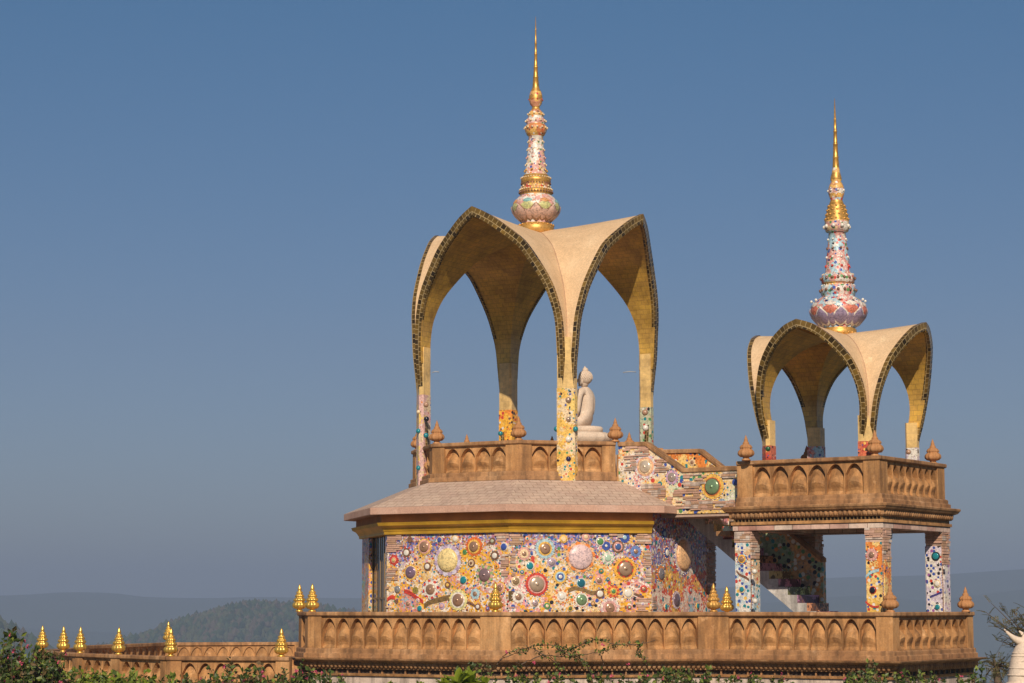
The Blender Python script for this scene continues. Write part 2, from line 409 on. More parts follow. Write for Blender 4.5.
def finial_mesh(kind):
    """lotus-bud finial about 0.6 m tall, origin at its foot"""
    mb = MB()
    if kind == 'gold':
        prof = [(.085,0),(.09,.03),(.055,.045),(.055,.06),(.11,.075),(.145,.12),(.148,.16),(.135,.20),(.095,.222),(.10,.23),(.128,.25),(.124,.285),(.10,.31),(.072,.32),(.098,.34),(.095,.37),(.07,.395),(.052,.402),(.074,.42),(.066,.45),(.036,.472),(.05,.49),(.042,.53),(.022,.585),(.004,.625)]
        rf = lambda a, z: .96+(.13*abs(math.sin(a*5)) if .07 < z < .46 else 0)
    else:
        prof = [(.11,0),(.11,.03),(.075,.05),(.08,.075),(.13,.09),(.172,.13),(.182,.17),(.17,.215),(.13,.26),(.115,.272),(.138,.288),(.134,.32),(.105,.36),(.075,.385),(.082,.40),(.068,.43),(.045,.45),(.052,.465),(.042,.50),(.02,.555),(.004,.595)]
        rf = lambda a, z: .93+(.17*abs(math.sin(a*5)) if .085 < z < .37 else 0)
    mb.lathe(prof, 40, 0, rfun=rf)
    return mb
_fin = {}
def finial(kind, parent, loc, s=1.0, mat=None):
    if kind not in _fin:
        m = {'gold': M['gold'], 'stone': M['terracotta'], 'bronze': M['gold_dull']}[kind]
        o = finial_mesh('gold' if kind in ('gold', 'bronze') else 'stone').build('finial', m, parent, loc=loc); _fin[kind] = o
    else: o = copy_obj(_fin[kind], parent, loc)
    s = s*.90 if kind == 'stone' else s*.96; o.scale = (s, s, s)
    if kind == 'gold': o['label'] = 'gilded lotus bud finial'
    return o

def balustrade(name, label, fr, path, ztop, segs, fins, cat='balustrade', arm=.30, npm=2.6, closed=False, foff=.09, fsh={}, skip=(), hgt=.955, inner=False, first_post=True, last_post=True):
    """path: corner list (local), a post on every corner"""
    root = tag(empty(name, fr), label, cat)
    zt = ztop; zr = zt-.09; zp1 = zt-hgt+.20; zp0 = zt-hgt
    n = len(path)
    rail = MB(); rail.sweep(path, [(-.21,zr), (.03,zr), (.05,zr+.02), (.05,zt-.012), (.035,zt), (-.195,zt), (-.21,zt-.012)], closed); rail.build('rail', M['sand_dark'], root, bevel=.008)
    pl = MB(); pl.sweep(path, [(-.22,zp0), (.10,zp0), (.10,zp0+.09), (.06,zp0+.105), (.06,zp1-.02), (.03,zp1), (-.20,zp1), (-.22,zp1-.02)], closed); pl.build('plinth', M['sand_dark'], root, bevel=.008)
    rng = range(n if closed else n-1)
    for i in rng:
        if i in skip: continue
        a = path[i]; b = path[(i+1) % n]; d = (b-a).normalized(); L = (b-a).length
        a1 = a+d*arm*(1 if (i > 0 or closed or first_post) else 0); b1 = b-d*arm
        if (b1-a1).length < .2: continue
        k = segs.get(i) or max(1, round((b1-a1).length*npm))
        mb = MB(); niche_run(mb, a1, b1, zp1-.001, zr+.001, k, -.03, rec=.07 if inner else .115)
        if inner: niche_run(mb, b1, a1, zp1-.001, zr+.001, k, .155, rec=.07)
        o = Vector((d.y, -d.x))
        # backing board
        for q0, q1 in ((-.19, -.198) if not inner else (-.105, -.108),):
            P = [a1+o*q0, b1+o*q0, b1+o*q1, a1+o*q1]
            mb.add([(p.x, p.y, z) for z in (zp1-.002, zr+.002) for p in P], [(0,1,5,4), (1,2,6,5), (2,3,7,6), (3,0,4,7)])
        mb.build('niche_panel', M['sand'], root, recalc=False)
    for i in range(n):
        if not closed and ((i == 0 and not first_post) or (i == n-1 and not last_post)): continue
        c = path[i]; pts = []
        if closed or i > 0: pts.append(c+(path[i-1]-c).normalized()*arm)
        pts.append(c)
        if closed or i < n-1: pts.append(c+(path[(i+1) % n]-c).normalized()*arm)
        mb = MB(); mb.sweep(pts, [(-.205,zp1-.01), (.012,zp1-.01), (.012,zr+.005), (-.205,zr+.005)])
        po = mb.build('post', M['sand'], root, bevel=.01)
        f = fins.get(i)
        if f:
            off = Vector((0, 0))
            if len(pts) == 3:
                n1 = (pts[1]-pts[0]).normalized(); n2 = (pts[2]-pts[1]).normalized(); m = Vector((n1.y+n2.y, -n1.x-n2.x)).normalized(); off = -m*foff
            off = off+Vector(fsh.get(i, (0, 0))); finial(f, po, (c.x+off.x, c.y+off.y, zt-.004))
    return root

def egg_row(mb, path, z, r=.045, off=0.0, step=.1, closed=False):
    n = len(path)
    for i in range(n if closed else n-1):
        a, b = path[i], path[(i+1) % n]; d = (b-a).normalized(); o = Vector((d.y, -d.x)); L = (b-a).length; k = int(L/step)
        M3 = Matrix(((d.x, o.x, 0), (d.y, o.y, 0), (0, 0, 1)))
        for j in range(k):
            p = a+d*(j+.5)*L/k+o*off
            mb.ball((p.x, p.y, z), r, 0, 6, 4, (.85, .7, 1.15), M3)

# ------------------------------------------------------------------ medallions
rnd_b = random.Random(77)
def medallion(parent, fr, c, nrm, r, bands, dome, dh=.24, label=None, burst=0):
    """bands: [(outer radius fraction, colour or (colour, colour))], dome: (radius fraction, colour, metallic)"""
    z = Vector(nrm).normalized(); x = Vector((0, 0, 1)).cross(z).normalized(); y = z.cross(x)
    m4 = Matrix(((x.x, y.x, z.x, c.x), (x.y, y.y, z.y, c.y), (x.z, y.z, z.z, c.z), (0, 0, 0, 1)))
    mb = MB(); mats = []
    seg = 32 if r > .12 else 20; h = .006
    bands = sorted(bands, key=lambda b: -b[0])
    for bi, (f, cc) in enumerate(bands):
        inner = bands[bi+1][0] if bi+1 < len(bands) else (dome[0] if dome else 0)
        two = isinstance(cc[0], tuple); cs = cc if two else (cc,)
        base = len(mats); mats += [tile(q) for q in cs]
        V = []; Fc = []; mm = []
        h1 = h+.008
        for i in range(seg):
            a = 2*math.pi*i/seg; rr = r*f*(1+(.09 if (burst and bi == 0 and i % 2) else 0))
            for (q, hh) in ((rr, -.01), (rr, h1), (max(r*inner-.004, 0.001), h1+.003)):
                V.append(m4 @ Vector((q*math.cos(a), q*math.sin(a), hh)))
        for i in range(seg):
            j = (i+1) % seg
            Fc.append((i*3, j*3, j*3+1, i*3+1)); Fc.append((i*3+1, j*3+1, j*3+2, i*3+2))
            k = base+((i//2) % len(cs)); mm += [k, k]
        mb.add(V, Fc, mm, False); h = h1
    if r > .10 and len(bands) > 0:
        nb_ = int(r*2*math.pi/.05); ca, cb = rnd_b.choice([(WHITE, BLUE), (RED, WHITE), (YEL, BRN), (WHITE, ORG), (TEAL, CREAM), (PINK, WHITE)]); b0_ = len(mats); mats += [gloss(ca), gloss(cb)]
        for i in range(nb_):
            a = 2*math.pi*i/nb_; p = m4 @ Vector((r*1.10*math.cos(a), r*1.10*math.sin(a), .006)); mb.ball(p, .015, b0_+i % 2, 6, 4)
    if dome:
        f, cc, met = dome; mats.append(BOWL if met else (tile(cc) if r*f > .14 else gloss(cc)))
        if met: mats[-1] = bowl(cc)
        rr = r*f; pr = [(rr, h-.004), (rr, h+.012)]+[(rr*math.cos(t), h+.012+rr*dh*math.sin(t)) for t in (.25, .55, .9, 1.2)]+[(rr*.14, h+.012+rr*dh), (rr*.12, h+.012+rr*dh*1.25), (.002, h+.012+rr*dh*1.3)]
        if not met: pr = pr[:-3]+[(.003, h+.012+rr*dh)]
        mb.lathe(pr, seg, len(mats)-1, M4=m4)
    o = mb.build('medallion', mats, parent)
    if label: o['label'] = label
    return o
_g = {}
def gloss(c):
    k = tuple(c)
    if k not in _g: _g[k] = plain('glazed_%d' % len(_g), c, .18, 0, .1)
    return _g[k]
_b = {}
def bowl(c):
    k = tuple(c)
    if k not in _b: _b[k] = plain('glazed_bowl_%d' % len(_b), c, .25, .35, .2)
    return _b[k]
BOWL = bowl((.4, .25, .17))
CU=(.42,.25,.16); CU2=(.30,.20,.20); GREY=(.33,.32,.32)

# ------------------------------------------------------------------ MAIN HALL (octagonal drum)
ZF = -1.02
RW, RE, RB, RT = 4.085, 4.53, 2.89, 6.06
ZW = 1.66       # wall top
hall = tag(empty('octagonal_hall', MAIN), 'octagonal hall with colourful mosaic walls, gold cornice and pale stone roof, below the larger canopy', 'building')
mb = MB(); o8 = octa(RW)
seq = list(reversed(range(8)))      # clockwise walking keeps outside on the left; reverse for right-hand
def octpath(Rr): return [Vector(p) for p in octa(Rr)]
# octa() runs counter-clockwise: outside is on the right
# wall panels (each face), the west face holds the window
WEST = 4   # face between corners at 202.5 and 247.5 local
for k in range(8):
    a = o8[k]; b = o8[(k+1) % 8]
    d = (b-a).normalized(); o = Vector((d.y, -d.x)); L = (b-a).length
    def quad(s0, s1, z0, z1):
        p = a+d*s0; q = a+d*s1; i0 = p-o*.25; i1 = q-o*.25
        V = [(p.x,p.y,z0), (q.x,q.y,z0), (q.x,q.y,z1), (p.x,p.y,z1), (i0.x,i0.y,z0), (i1.x,i1.y,z0), (i1.x,i1.y,z1), (i0.x,i0.y,z1)]
        mb.add(V, [(0,1,2,3), (5,4,7,6), (3,2,6,7), (1,5,6,2), (4,0,3,7), (0,4,5,1)], 1 if k == 7 else 0)
    if k == WEST:
        quad(0, L*.28, ZF, ZW); quad(L*.93, L, ZF, ZW); quad(L*.28, L*.93, ZF, ZF+.25)
        q0 = a+d*L*.28-o*.10; q1 = a+d*L*.93-o*.10
        wm = MB(); wd = [(q0.x,q0.y,ZF+.25), (q1.x,q1.y,ZF+.25), (q1.x,q1.y,ZW), (q0.x,q0.y,ZW)]; wm.add(wd, [(0,1,2,3)])
        pane = wm
        fm = MB(); LL = L*.65
        rz = math.atan2(d.y, d.x)
        for t in (0.02, .26, .5, .74, .98):
            c = q0+d*LL*t+o*.02; fm.box((c.x, c.y, (ZF+.25+ZW)/2), (.035, .02, ZW-ZF-.25), 0, rz)
        for z in (ZF+.29, .2, ZW-.04):
            c = q0+d*LL*.5+o*.018; fm.box((c.x, c.y, z), (LL, .018, .04), 0, rz)
        wf = fm.build('window', M['frame'], hall); pane.build('pane', M['glass'], wf, recalc=False)
    else: quad(0, L, ZF, 2.015 if k == 7 else ZW)
wall = mb.build('wall', [M['mos_wall'], M['mos_side']], hall, recalc=False)
# stacked stone slips at corners and patches
def face_info(fr, pts, k):
    a = pts[k]; b = pts[(k+1) % len(pts)]; d = (b-a).normalized(); o = Vector((d.y, -d.x))
    A = fr.w((a.x, a.y, 0)); nw = (fr.m.to_3x3() @ Vector((o.x, o.y, 0)))
    return a, b, d, o, A, nw
def strip_patch(mb, fr, pts, k, x0, x1, y0, y1, dens=1.0):
    a, b, d, o, A, nw = face_info(fr, pts, k)
    P0 = fr.l(on_plane(x0, y0, A, nw)); P1 = fr.l(on_plane(x1, y1, A, nw))
    s0 = (Vector(P0.xy)-a).dot(d); s1 = (Vector(P1.xy)-a).dot(d); z1 = P0.z; z0 = P1.z
    L = (b-a).length; s0 = max(0.0, s0); s1 = min(L, s1)
    z = z0; rz = math.atan2(d.y, d.x)
    while z < z1:
        hh = random.uniform(.03, .06); s = s0+random.uniform(-.02, .06)
        while s < s1-.05:
            w = min(random.uniform(.12, .34), s1-s+.03); 
            if random.random() < dens:
                t = random.uniform(.02, .045); c = a+d*(s+w/2)+o*(t/2-.004)
                mb.box((c.x, c.y, z+hh/2), (w-.008, t, hh-.008), random.randrange(4), rz)
            s += w
        z += hh
STRIPM = [M['sand_pink'], M['cream_stone'], M['sand_pink'], M['strip_brown']]
sm = MB()
F_L, F_M, F_R = 5, 6, 7     # faces: left-front (247.5..292.5), middle, right
for (k, r) in ((F_L, (384, 401, 536, 552)), (F_L, (384, 397, 569, 582)), (F_L, (495, 508, 533, 541)), (F_L, (500, 508, 556, 576)), (F_M, (508, 522, 533, 545)), (F_M, (508, 514, 552, 576)), (F_M, (506, 513, 602, 612)),
               (F_M, (606, 622, 533, 538)), (F_M, (634, 650, 534, 544)), (F_M, (643, 650, 553, 582)), (F_M, (636, 650, 599, 614)), (F_R, (650, 655, 598, 612)), (F_L, (384, 388, 586, 612)), (F_R, (706, 715, 533, 600))):
    strip_patch(sm, MAIN, o8, k, *r, dens=.9)
sm.build('stone_slips', STRIPM, hall)
def med(k, px, py, rpx, bands, dome, dh=.24, fr=MAIN, pts=o8, parent=None, off=.0, burst=0):
    a, b, d, o, A, nw = face_info(fr, pts, k)
    W = on_plane(px, py, A+nw*off, nw); Y = W.y
    c = fr.l(W); medallion(parent or hall, fr, c, Vector((o.x, o.y, 0)), rpx*Y/F, bands, dome, dh, burst=burst)
S = lambda f, c: (f, c, False)
B = lambda f, c: (f, c, True)
L_, M_, R_ = F_L, F_M, F_R
meds = [
 (L_,424.8,546.7,8,[(1,YEL),(.86,PINK)],B(.66,CU)), (L_,440,539.8,3.2,[(1,CREAM)],S(.8,BLUE)), (L_,455.4,538.8,3.6,[(1,CREAM)],S(.7,WHITE)),
 (L_,447.9,560.3,15,[(1,(LAV,(.62,.58,.7))),(.80,(.74,.6,.25))],S(.74,(.74,.60,.28)),), (L_,406.8,552.7,4.6,[(1,BRN)],S(.65,WHITE)), (L_,394.2,560,5,[(1,RED),(.6,(.7,.3,.2))],S(.35,(.6,.5,.2))),
 (L_,394,549.4,3,[(1,(.3,.36,.34))],None), (L_,427.7,566.5,4.3,[(1,BRN)],S(.62,WHITE)), (L_,411.2,572.2,8,[(1,YEL),(.82,CREAM)],B(.74,(.26,.17,.24))),
 (L_,431,589.3,9,[(1,(RED,WHITE)),(.82,WHITE)],B(.58,CU)), (L_,447.9,585,3.4,[(1,BRN)],S(.5,YEL)), (L_,398,589.2,4.2,[(1,YEL)],B(.85,GREY)), (L_,415.6,590.2,3.4,[(1,(.26,.22,.05))],None),
 (L_,396.7,601.4,2.2,[(1,BRN)],None), (L_,408.3,603.7,3.6,[(1,PINK)],B(.6,CU)), (L_,420,608.4,3.2,[(1,CREAM)],S(.85,TEAL)), (L_,458.5,600,10,[(1,(.7,.66,.3)),(.8,WHITE)],B(.62,CU)),
 (L_,474.4,546.5,9,[(1,(.66,.16,.04)),(.78,YEL)],B(.58,CU)), (L_,492.6,541,3.6,[(1,BRN)],S(.5,(.4,.42,.3))), (L_,504.3,546.7,4.2,[(1,WHITE)],S(.8,BLUE)), (L_,495,555.7,4.8,[(1,BRN)],S(.6,WHITE)),
 (L_,471.7,563,4.2,[(1,BRN),(.7,CREAM)],S(.35,BRN)), (L_,485,574.8,9,[(1,((.30,.42,.16),PINK))],B(.74,CU2)), (L_,463.8,580,4.3,[(1,CREAM)],S(.85,TEAL)), (L_,475.4,593.8,5.2,[(1,LBL)],B(.45,CU)),
 (L_,500.5,587.6,6,[(1,YEL),(.8,PINK)],B(.5,CU)), (L_,478,606.7,3.2,[(1,BRN)],S(.6,WHITE)), (L_,410,539.5,3,[(1,BRN)],None), (L_,465,552,2.6,[(1,GRN)],None), (L_,442,606,3.4,[(1,LAV)],S(.5,PINK)),
 (M_,523.9,553.7,6.5,[(1,PINK),(.7,CREAM)],B(.35,CU)), (M_,529.7,565.8,4.6,[(1,WHITE)],S(.75,TEAL)), (M_,515.6,581,4.7,[(1,CREAM)],B(.75,(.4,.27,.15))), (M_,518.2,596.8,6,[(1,WHITE)],B(.55,CU)),
 (M_,544.9,548.7,9.5,[(1,LBL),(.74,YEL)],B(.56,CU)), (M_,563.3,538.8,4.2,[(1,YEL),(.6,CREAM)],None), (M_,585.7,536.9,4.2,[(1,PINK)],S(.5,CREAM)), (M_,600,541.5,4.4,[(1,WHITE)],S(.75,GRN)),
 (M_,580.3,557,14.5,[(1,(ORG,(.74,.45,.25)))],S(.86,(.66,.50,.50))), (M_,551.5,562.3,4.6,[(1,LAV)],B(.7,(.5,.4,.42))), (M_,607.7,558,6.6,[(1,((.3,.5,.32),WHITE)),(.75,WHITE)],S(.5,(.4,.56,.42))),
 (M_,560,576.7,7,[(1,YEL),(.72,LBL),(.5,BLUE)],S(.28,WHITE)), (M_,536.6,584.3,11,[(1,RED),(.82,PINK)],B(.68,(.50,.38,.27))), (M_,581,583,4.6,[(1,LBL)],S(.85,(.02,.13,.18))), (M_,599.2,580.3,4.2,[(1,PINK)],B(.65,CU)),
 (M_,561.6,596.4,7,[(1,(ORG,CREAM)),(.72,WHITE)],S(.4,WHITE)), (M_,581.4,599.8,6.8,[(1,WHITE)],B(.8,(.22,.34,.18))), (M_,599.8,593.8,4.6,[(1,BRN)],S(.7,WHITE)), (M_,534.9,603,3.8,[(1,CREAM)],B(.8,(.45,.35,.36))),
 (M_,609.7,608,9.5,[(1,((.6,.45,.45),WHITE)),(.76,PINK)],B(.5,CU)), (M_,617.8,546.7,6.2,[(1,BRN),(.75,PINK)],S(.5,(.06,.12,.3))), (M_,624.4,537.5,5.4,[(1,BLUE)],S(.4,LBL)), (M_,606,545.8,4.4,[(1,BLUE)],S(.3,WHITE)),
 (M_,635.6,551.4,5.6,[(1,(.14,.22,.48))],B(.4,CU)), (M_,625,568.9,10.8,[(1,(.76,.40,.05)),(.80,(BRN,RED))],B(.66,(.45,.30,.20))), (M_,613.2,591.3,6,[(1,(RED,ORG)),(.6,YEL)],S(.35,GRN)), (M_,627.9,593,5.6,[(1,CREAM)],S(.72,WHITE)),
 (M_,643.7,588.9,3.6,[(1,RED)],B(.6,CU)), (M_,547,606,3.2,[(1,GRN)],S(.5,CREAM)),
 (R_,683,555.3,17.5,[(1,((.6,.5,.62),WHITE)),(.90,(.74,.42,.22))],S(.86,(.76,.48,.26))), (R_,660.6,573.7,8,[(1,ORG)],B(.72,(.3,.28,.3))), (R_,676,600,8.5,[(1,(.6,.5,.56))],B(.75,(.2,.14,.17))),
 (R_,664,533.6,5,[(1,BLUE)],S(.5,LBL)), (R_,666.5,552.7,5.5,[(1,BLUE)],S(.6,WHITE)), (R_,665.5,606.7,3.2,[(1,CREAM)],S(.8,TEAL)), (R_,697.2,606,3.2,[(1,YEL)],S(.8,TEAL)), (R_,671,577,3.6,[(1,YEL)],S(.5,CU)), (R_,690,590,3.6,[(1,RED)],S(.5,GREY)),
]
for m_ in meds: med(*m_, burst=1 if m_[3] > 8 else 0)
rm_ = random.Random(9); placed = [(m_[1], m_[2], m_[3]) for m_ in meds]; cols_ = [RED, ORG, YEL, WHITE, BLUE, TEAL, PINK, GRN, BRN, LAV]; cnt = 0
while cnt < 28:
    x, y = rm_.uniform(390, 645), rm_.uniform(538, 609); r_ = rm_.uniform(1.8, 3.1)
    if abs(x-508) < 4 or any(math.hypot(x-a_, y-b_) < c_*1.2+r_+1 for a_, b_, c_ in placed): continue
    placed.append((x, y, r_)); cnt += 1; q1, q2, q3 = rm_.sample(cols_, 3)
    med(F_L if x < 508 else F_M, x, y, r_, [(1, q1), (.68, q2)], S(.36, q3))
# mosaic ribbons
def ribbon(parent, fr, pts, k, line, wpx, c, name='mosaic_ribbon'):
    a, b, d, o, A, nw = face_info(fr, pts, k); V = []; Fc = []
    for i, (x, y) in enumerate(line):
        for s_ in (-1, 1):
            W = on_plane(x, y+s_*wpx/2, A+nw*.012, nw); V.append(fr.l(W))
    n = len(line); top = list(V); base = [v-Vector((o.x, o.y, 0))*.02 for v in V]; V = top+base; m = len(top)
    for i in range(n-1):
        Fc += [(2*i, 2*i+2, 2*i+3, 2*i+1), (2*i, m+2*i, m+2*i+2, 2*i+2), (2*i+1, 2*i+3, m+2*i+3, m+2*i+1)]
    mb = MB(); mb.add(V, Fc); return mb.build(name, tile(c), parent)
ribbon(hall, MAIN, o8, F_L, interp([(424,606),(430,602),(438,600),(446,598),(451,597)], 12), 5, (.20,.13,.05))
ribbon(hall, MAIN, o8, F_L, interp([(404,591),(410,593),(417,598),(423,602)], 8), 4, RED)
ribbon(hall, MAIN, o8, F_L, interp([(387,600),(391,597),(395,598)], 5), 4, RED)
ribbon(hall, MAIN, o8, F_L, interp([(466,602),(472,604),(477,608)], 5), 2.5, BRN)
ribbon(hall, MAIN, o8, F_M, [(508.5,596),(514,596)], 10, (.12,.08,.03))
ribbon(hall, MAIN, o8, F_M, interp([(568,591),(575,588),(584,590),(592,593),(598,592)], 8), 4, (.24,.15,.06))
ribbon(hall, MAIN, o8, F_M, interp([(632,592),(637,595),(644,597)], 5), 2.5, BRN)
# gold cornice, ochre band, eave
mb = MB(); pth = octpath(RW)
mb.sweep(pth, [(-.2,1.575), (.07,1.575), (.08,1.64), (.095,1.65), (.10,1.67), (.14,1.72), (.20,1.755), (.22,1.76), (.235,1.80), (.25,1.83), (-.2,1.83)], False)
mb.build('gold_cornice', M['gold_paint'], hall, bevel=.006)
mb = MB(); mb.sweep(pth, [(-.2,1.832), (.14,1.832), (.14,2.02), (-.2,2.02)], False); mb.build('ochre_band', M['ochre'], hall)
rf = MB()
zr0 = 2.0; zr1 = 2.15
rf.sweep(octpath(RE), [(-.6,zr0+.02), (-.06,zr0), (0,zr0), (0.0,zr1), (-.02,zr1+.004), (-.6,zr1+.004)], True)
rf.build('eave', M['sand_pink'], hall, bevel=.01)
rt = MB(); oa = octa(RE-.015); ob_ = octa(RB+.12)
zt1 = 2.745
for k in range(8):
    a, b, c, d = oa[k], oa[(k+1) % 8], ob_[(k+1) % 8], ob_[k]
    L = (b-a).length; sl = math.hypot((oa[k].length-ob_[k].length)*.92, zt1-zr1)
    V = [(a.x,a.y,zr1+.006), (b.x,b.y,zr1+.006), (c.x,c.y,zt1), (d.x,d.y,zt1)]; e = (L-(c-d).length)/2
    rt.add(V, [(0,1,2,3)], 0, False, [(0,0), (L,0), (L-e,sl), (e,sl)])
V = [(p.x, p.y, zt1-.002) for p in octa(RB+.12)]; rt.add(V, [tuple(range(8))], 0, False, [(v[0], v[1]) for v in V])
rt.build('roof', M['rooftile'], hall)
# ------------------------------------------------------------------ upper balustrade on the hall roof (opening on the bridge side)
ZR1 = 3.62
pp = [oc(RB, a) for a in (22.5-.01, 67.5, 112.5, 157.5, 202.5, 247.5, 292.5, 337.5)]
balustrade('roof_balustrade', 'carved sandstone balustrade ringing the hall roof under the larger canopy', MAIN, pp, ZR1, {4: 4, 5: 4, 6: 4}, {1: 'stone', 2: 'stone', 3: 'stone', 4: 'stone', 5: 'stone', 6: 'stone', 7: 'stone'}, arm=.31, skip=(7,), hgt=.87, foff=.11)

# ------------------------------------------------------------------ canopies
def canopy(name, label, fr, tab, Yref, leg_top, mos_top, th, legmats, leg_bottom, nprof=44, sag=.15, shell_bot=0, lsec=(1.8,2.0), tl=.17):
    root = tag(empty(name, fr), label, 'canopy')
    T = [(a, b, zat(py, Yref)) for a, b, py in tab]
    P = interp(T, nprof)
    P = [(max(a, 0), b, z) for a, b, z in P]
    # normals of the profile in (a,z) for the inner offset
    Q = []; Q2 = []; Th = []
    for i, (a, b, z) in enumerate(P):
        a0, _, z0 = P[max(i-1, 0)]; a1, _, z1 = P[min(i+1, nprof)]
        t = Vector((a1-a0, z1-z0)).normalized(); n = Vector((t.y, -t.x))  # pointing inwards/down
        if n.x > 0: n = -n
        thz = th*(1-.5*min(1, max(0, (i/nprof-.35)/.5)))
        ai, zi = a+n.x*thz, z+n.y*thz
        Th.append(a-ai)
        if i == 0: ai, zi = 0, z-th*1.35
        Q.append((max(ai, 0), b, zi))
        thk = th*(1-.12*min(1, max(0, (i/nprof-.25)/.3)))
        Q2.append((0 if i == 0 else max(a+n.x*thk, 0), b, z-th*1.35 if i == 0 else z+n.y*thk))
    nb = next(i for i, p in enumerate(P) if p[2] < shell_bot)
    nbi = next(i for i, p in enumerate(P) if p[2] < leg_top-(.25 if th > .15 else .06))
    arc = [0]
    for i in range(1, len(P)): arc.append(arc[-1]+math.dist(P[i][::2], P[i-1][::2]))
    SN = 5
    for k in range(4):
        rot = Matrix.Rotation(k*math.pi/2, 4, 'Z')
        outer = MB(); inner = MB(); edge = MB()
        for sgn in (-1, 1):
            V = []; UV = []; Fc = []; V2 = []; UV2 = []
            for i in range(nprof+1):
                for s_ in range(SN+1):
                    f = s_/SN
                    a, b, z = P[i]; y = a+(b-.012-a)*f
                    sg_ = -sag*(1-f**1.6)*max(0, 1-a/1.0)**1.5
                    V.append(rot @ Vector((sgn*a, -y, z+sg_))); UV.append((y, arc[i]))
                    a, b, z = Q2[i]; y = a+(b-.014-a)*f
                    V2.append(rot @ Vector((sgn*a, -y, z+sg_))); UV2.append((y, arc[i]))
                a, b, z = Q[i]; a3, b3, z3 = P[i]; V2.append(rot @ Vector((sgn*(a*.6+a3*.4), -(b-.014), z*.6+z3*.4))); UV2.append((b+th, arc[i]))
            w = SN+1
            for i in range(nb):
                for s_ in range(SN):
                    q = (i*w+s_, i*w+s_+1, (i+1)*w+s_+1, (i+1)*w+s_)
                    Fc.append(q if sgn > 0 else q[::-1])
            w2 = SN+2; F2 = []
            for i in range(nbi):
                for s_ in range(SN+1):
                    q = (i*w2+s_, i*w2+s_+1, (i+1)*w2+s_+1, (i+1)*w2+s_); F2.append(q[::-1] if sgn > 0 else q)
            outer.add(V, Fc, 0, True, UV); inner.add(V2, F2, 0, False, UV2)
            # edge band, standing slightly proud
            V = []; UV = []; Fc = []
            for i in range(nprof+1):
                (a, b, z), (a2, _, z2) = P[i], Q[i]
                dv = Vector((a-a2, z-z2)); dv = dv.normalized()*.012 if dv.length > 1e-6 else Vector((0, .012))
                if i == 0: dv = Vector((0, .012))
                A_ = (a+dv.x, z+dv.y); B_ = (a2-dv.x, z2-dv.y)
                if A_[0] < 0: A_ = (0, A_[1])
                if B_[0] < 0: B_ = (0, B_[1])
                for (qa, qz, qb, uv) in ((A_[0], A_[1], b-.10, 0), (A_[0], A_[1], b, .1), (B_[0], B_[1], b, .1+th), (B_[0], B_[1], b-.10, .2+th)):
                    V.append(rot @ Vector((sgn*qa, -qb, qz))); UV.append((arc[i], uv+.02))
            for i in range(nb):
                for j in range(3):
                    q = (i*4+j, i*4+j+1, (i+1)*4+j+1, (i+1)*4+j); Fc.append(q if sgn > 0 else q[::-1])
            edge.add(V, Fc, 0, False, UV)
        sm_ = MB(); sm_.tube([rot @ Vector((P[i][0], -P[i][0], P[i][2]+.003-sag*max(0, 1-P[i][0])**1.5)) for i in range(2, nb)], .011, .011, 5)
        sh = outer.build('arched_shell', M['plaster'], root, recalc=False, weld=True)
        sm_.build('seam', M['strip_brown'], sh)
        inner.build('tiled_soffit', M['inner'], sh, recalc=False, weld=True)
        edge.build('arch_band', M['edge'], sh, recalc=False, weld=True)
    # legs
    def ab(z):
        for i in range(nprof):
            if P[i][2] >= z >= P[i+1][2]:
                f = (P[i][2]-z)/(P[i][2]-P[i+1][2]+1e-9); return P[i][0]+(P[i+1][0]-P[i][0])*f, P[i][1]+(P[i+1][1]-P[i][1])*f
        return P[-1][0], P[-1][1]
    def leg_mesh(z0, z1, k, grow=.006, ch=.05):
        mb = MB(); rot = Matrix.Rotation(k*math.pi/2, 4, 'Z'); n = max(2, int((z1-z0)/.25)); V = []; Fc = []; UV = []
        for i in range(n+1):
            z = z0+(z1-z0)*i/n; a, b = lsec; ai = a-tl-grow; b2 = b+grow
            pts = [(ai, b2), (a+.004, b2), (b2, a+.004), (b2, ai), (ai+ch, ai), (ai, ai+ch)]
            per = 0
            for j, (x, y) in enumerate(pts):
                if j: per += math.dist(pts[j-1], pts[j])
                V.append(rot @ Vector((x, -y, z))); UV.append((per, z))
        for i in range(n):
            for j in range(6):
                l = (j+1) % 6; Fc.append((i*6+j, i*6+l, (i+1)*6+l, (i+1)*6+j))
        Fc.append(tuple(range(6))); Fc.append(tuple(n*6+j for j in range(6)))
        mb.add(V, Fc, 0, False, UV); return mb
    legs = []
    for k in range(4):      # 0: front (B), 1: right (C), 2: back (D), 3: left (A)
        lg = leg_mesh(mos_top[k], leg_top, k).build('leg', M['goldtile'], root)
        leg_mesh(leg_bottom, mos_top[k]-.003, k, .012).build('mosaic_cladding', legmats[k], lg)
        legs.append(lg)
    return root, legs, ab
tabM = [(0,2.83,207.5),(.27,2.76,213.5),(.53,2.68,221),(1.03,2.5,239),(1.3,2.42,254),(1.66,2.32,281),(1.83,2.25,303),(1.90,2.19,322),(1.92,2.15,345),(1.90,2.09,370),(1.86,2.04,400),(1.81,2.0,440),(1.79,1.98,483)]
canM, legsM, abM = canopy('large_arched_canopy', 'larger four-arched canopy of tan shells with tiled arch edges, over the octagonal hall', MAIN, tabM, 47.7, zat(337, 47.3),
    [zat(388, 47.3), zat(401, 49), zat(408, 52), zat(396, 49.5)], .17, [M['mos_yellow'], M['mos_teal'], M['mos_orange'], M['mos_pinkyel']], 2.5, shell_bot=zat(438, 47.5), lsec=(1.87, 2.065), tl=.115)
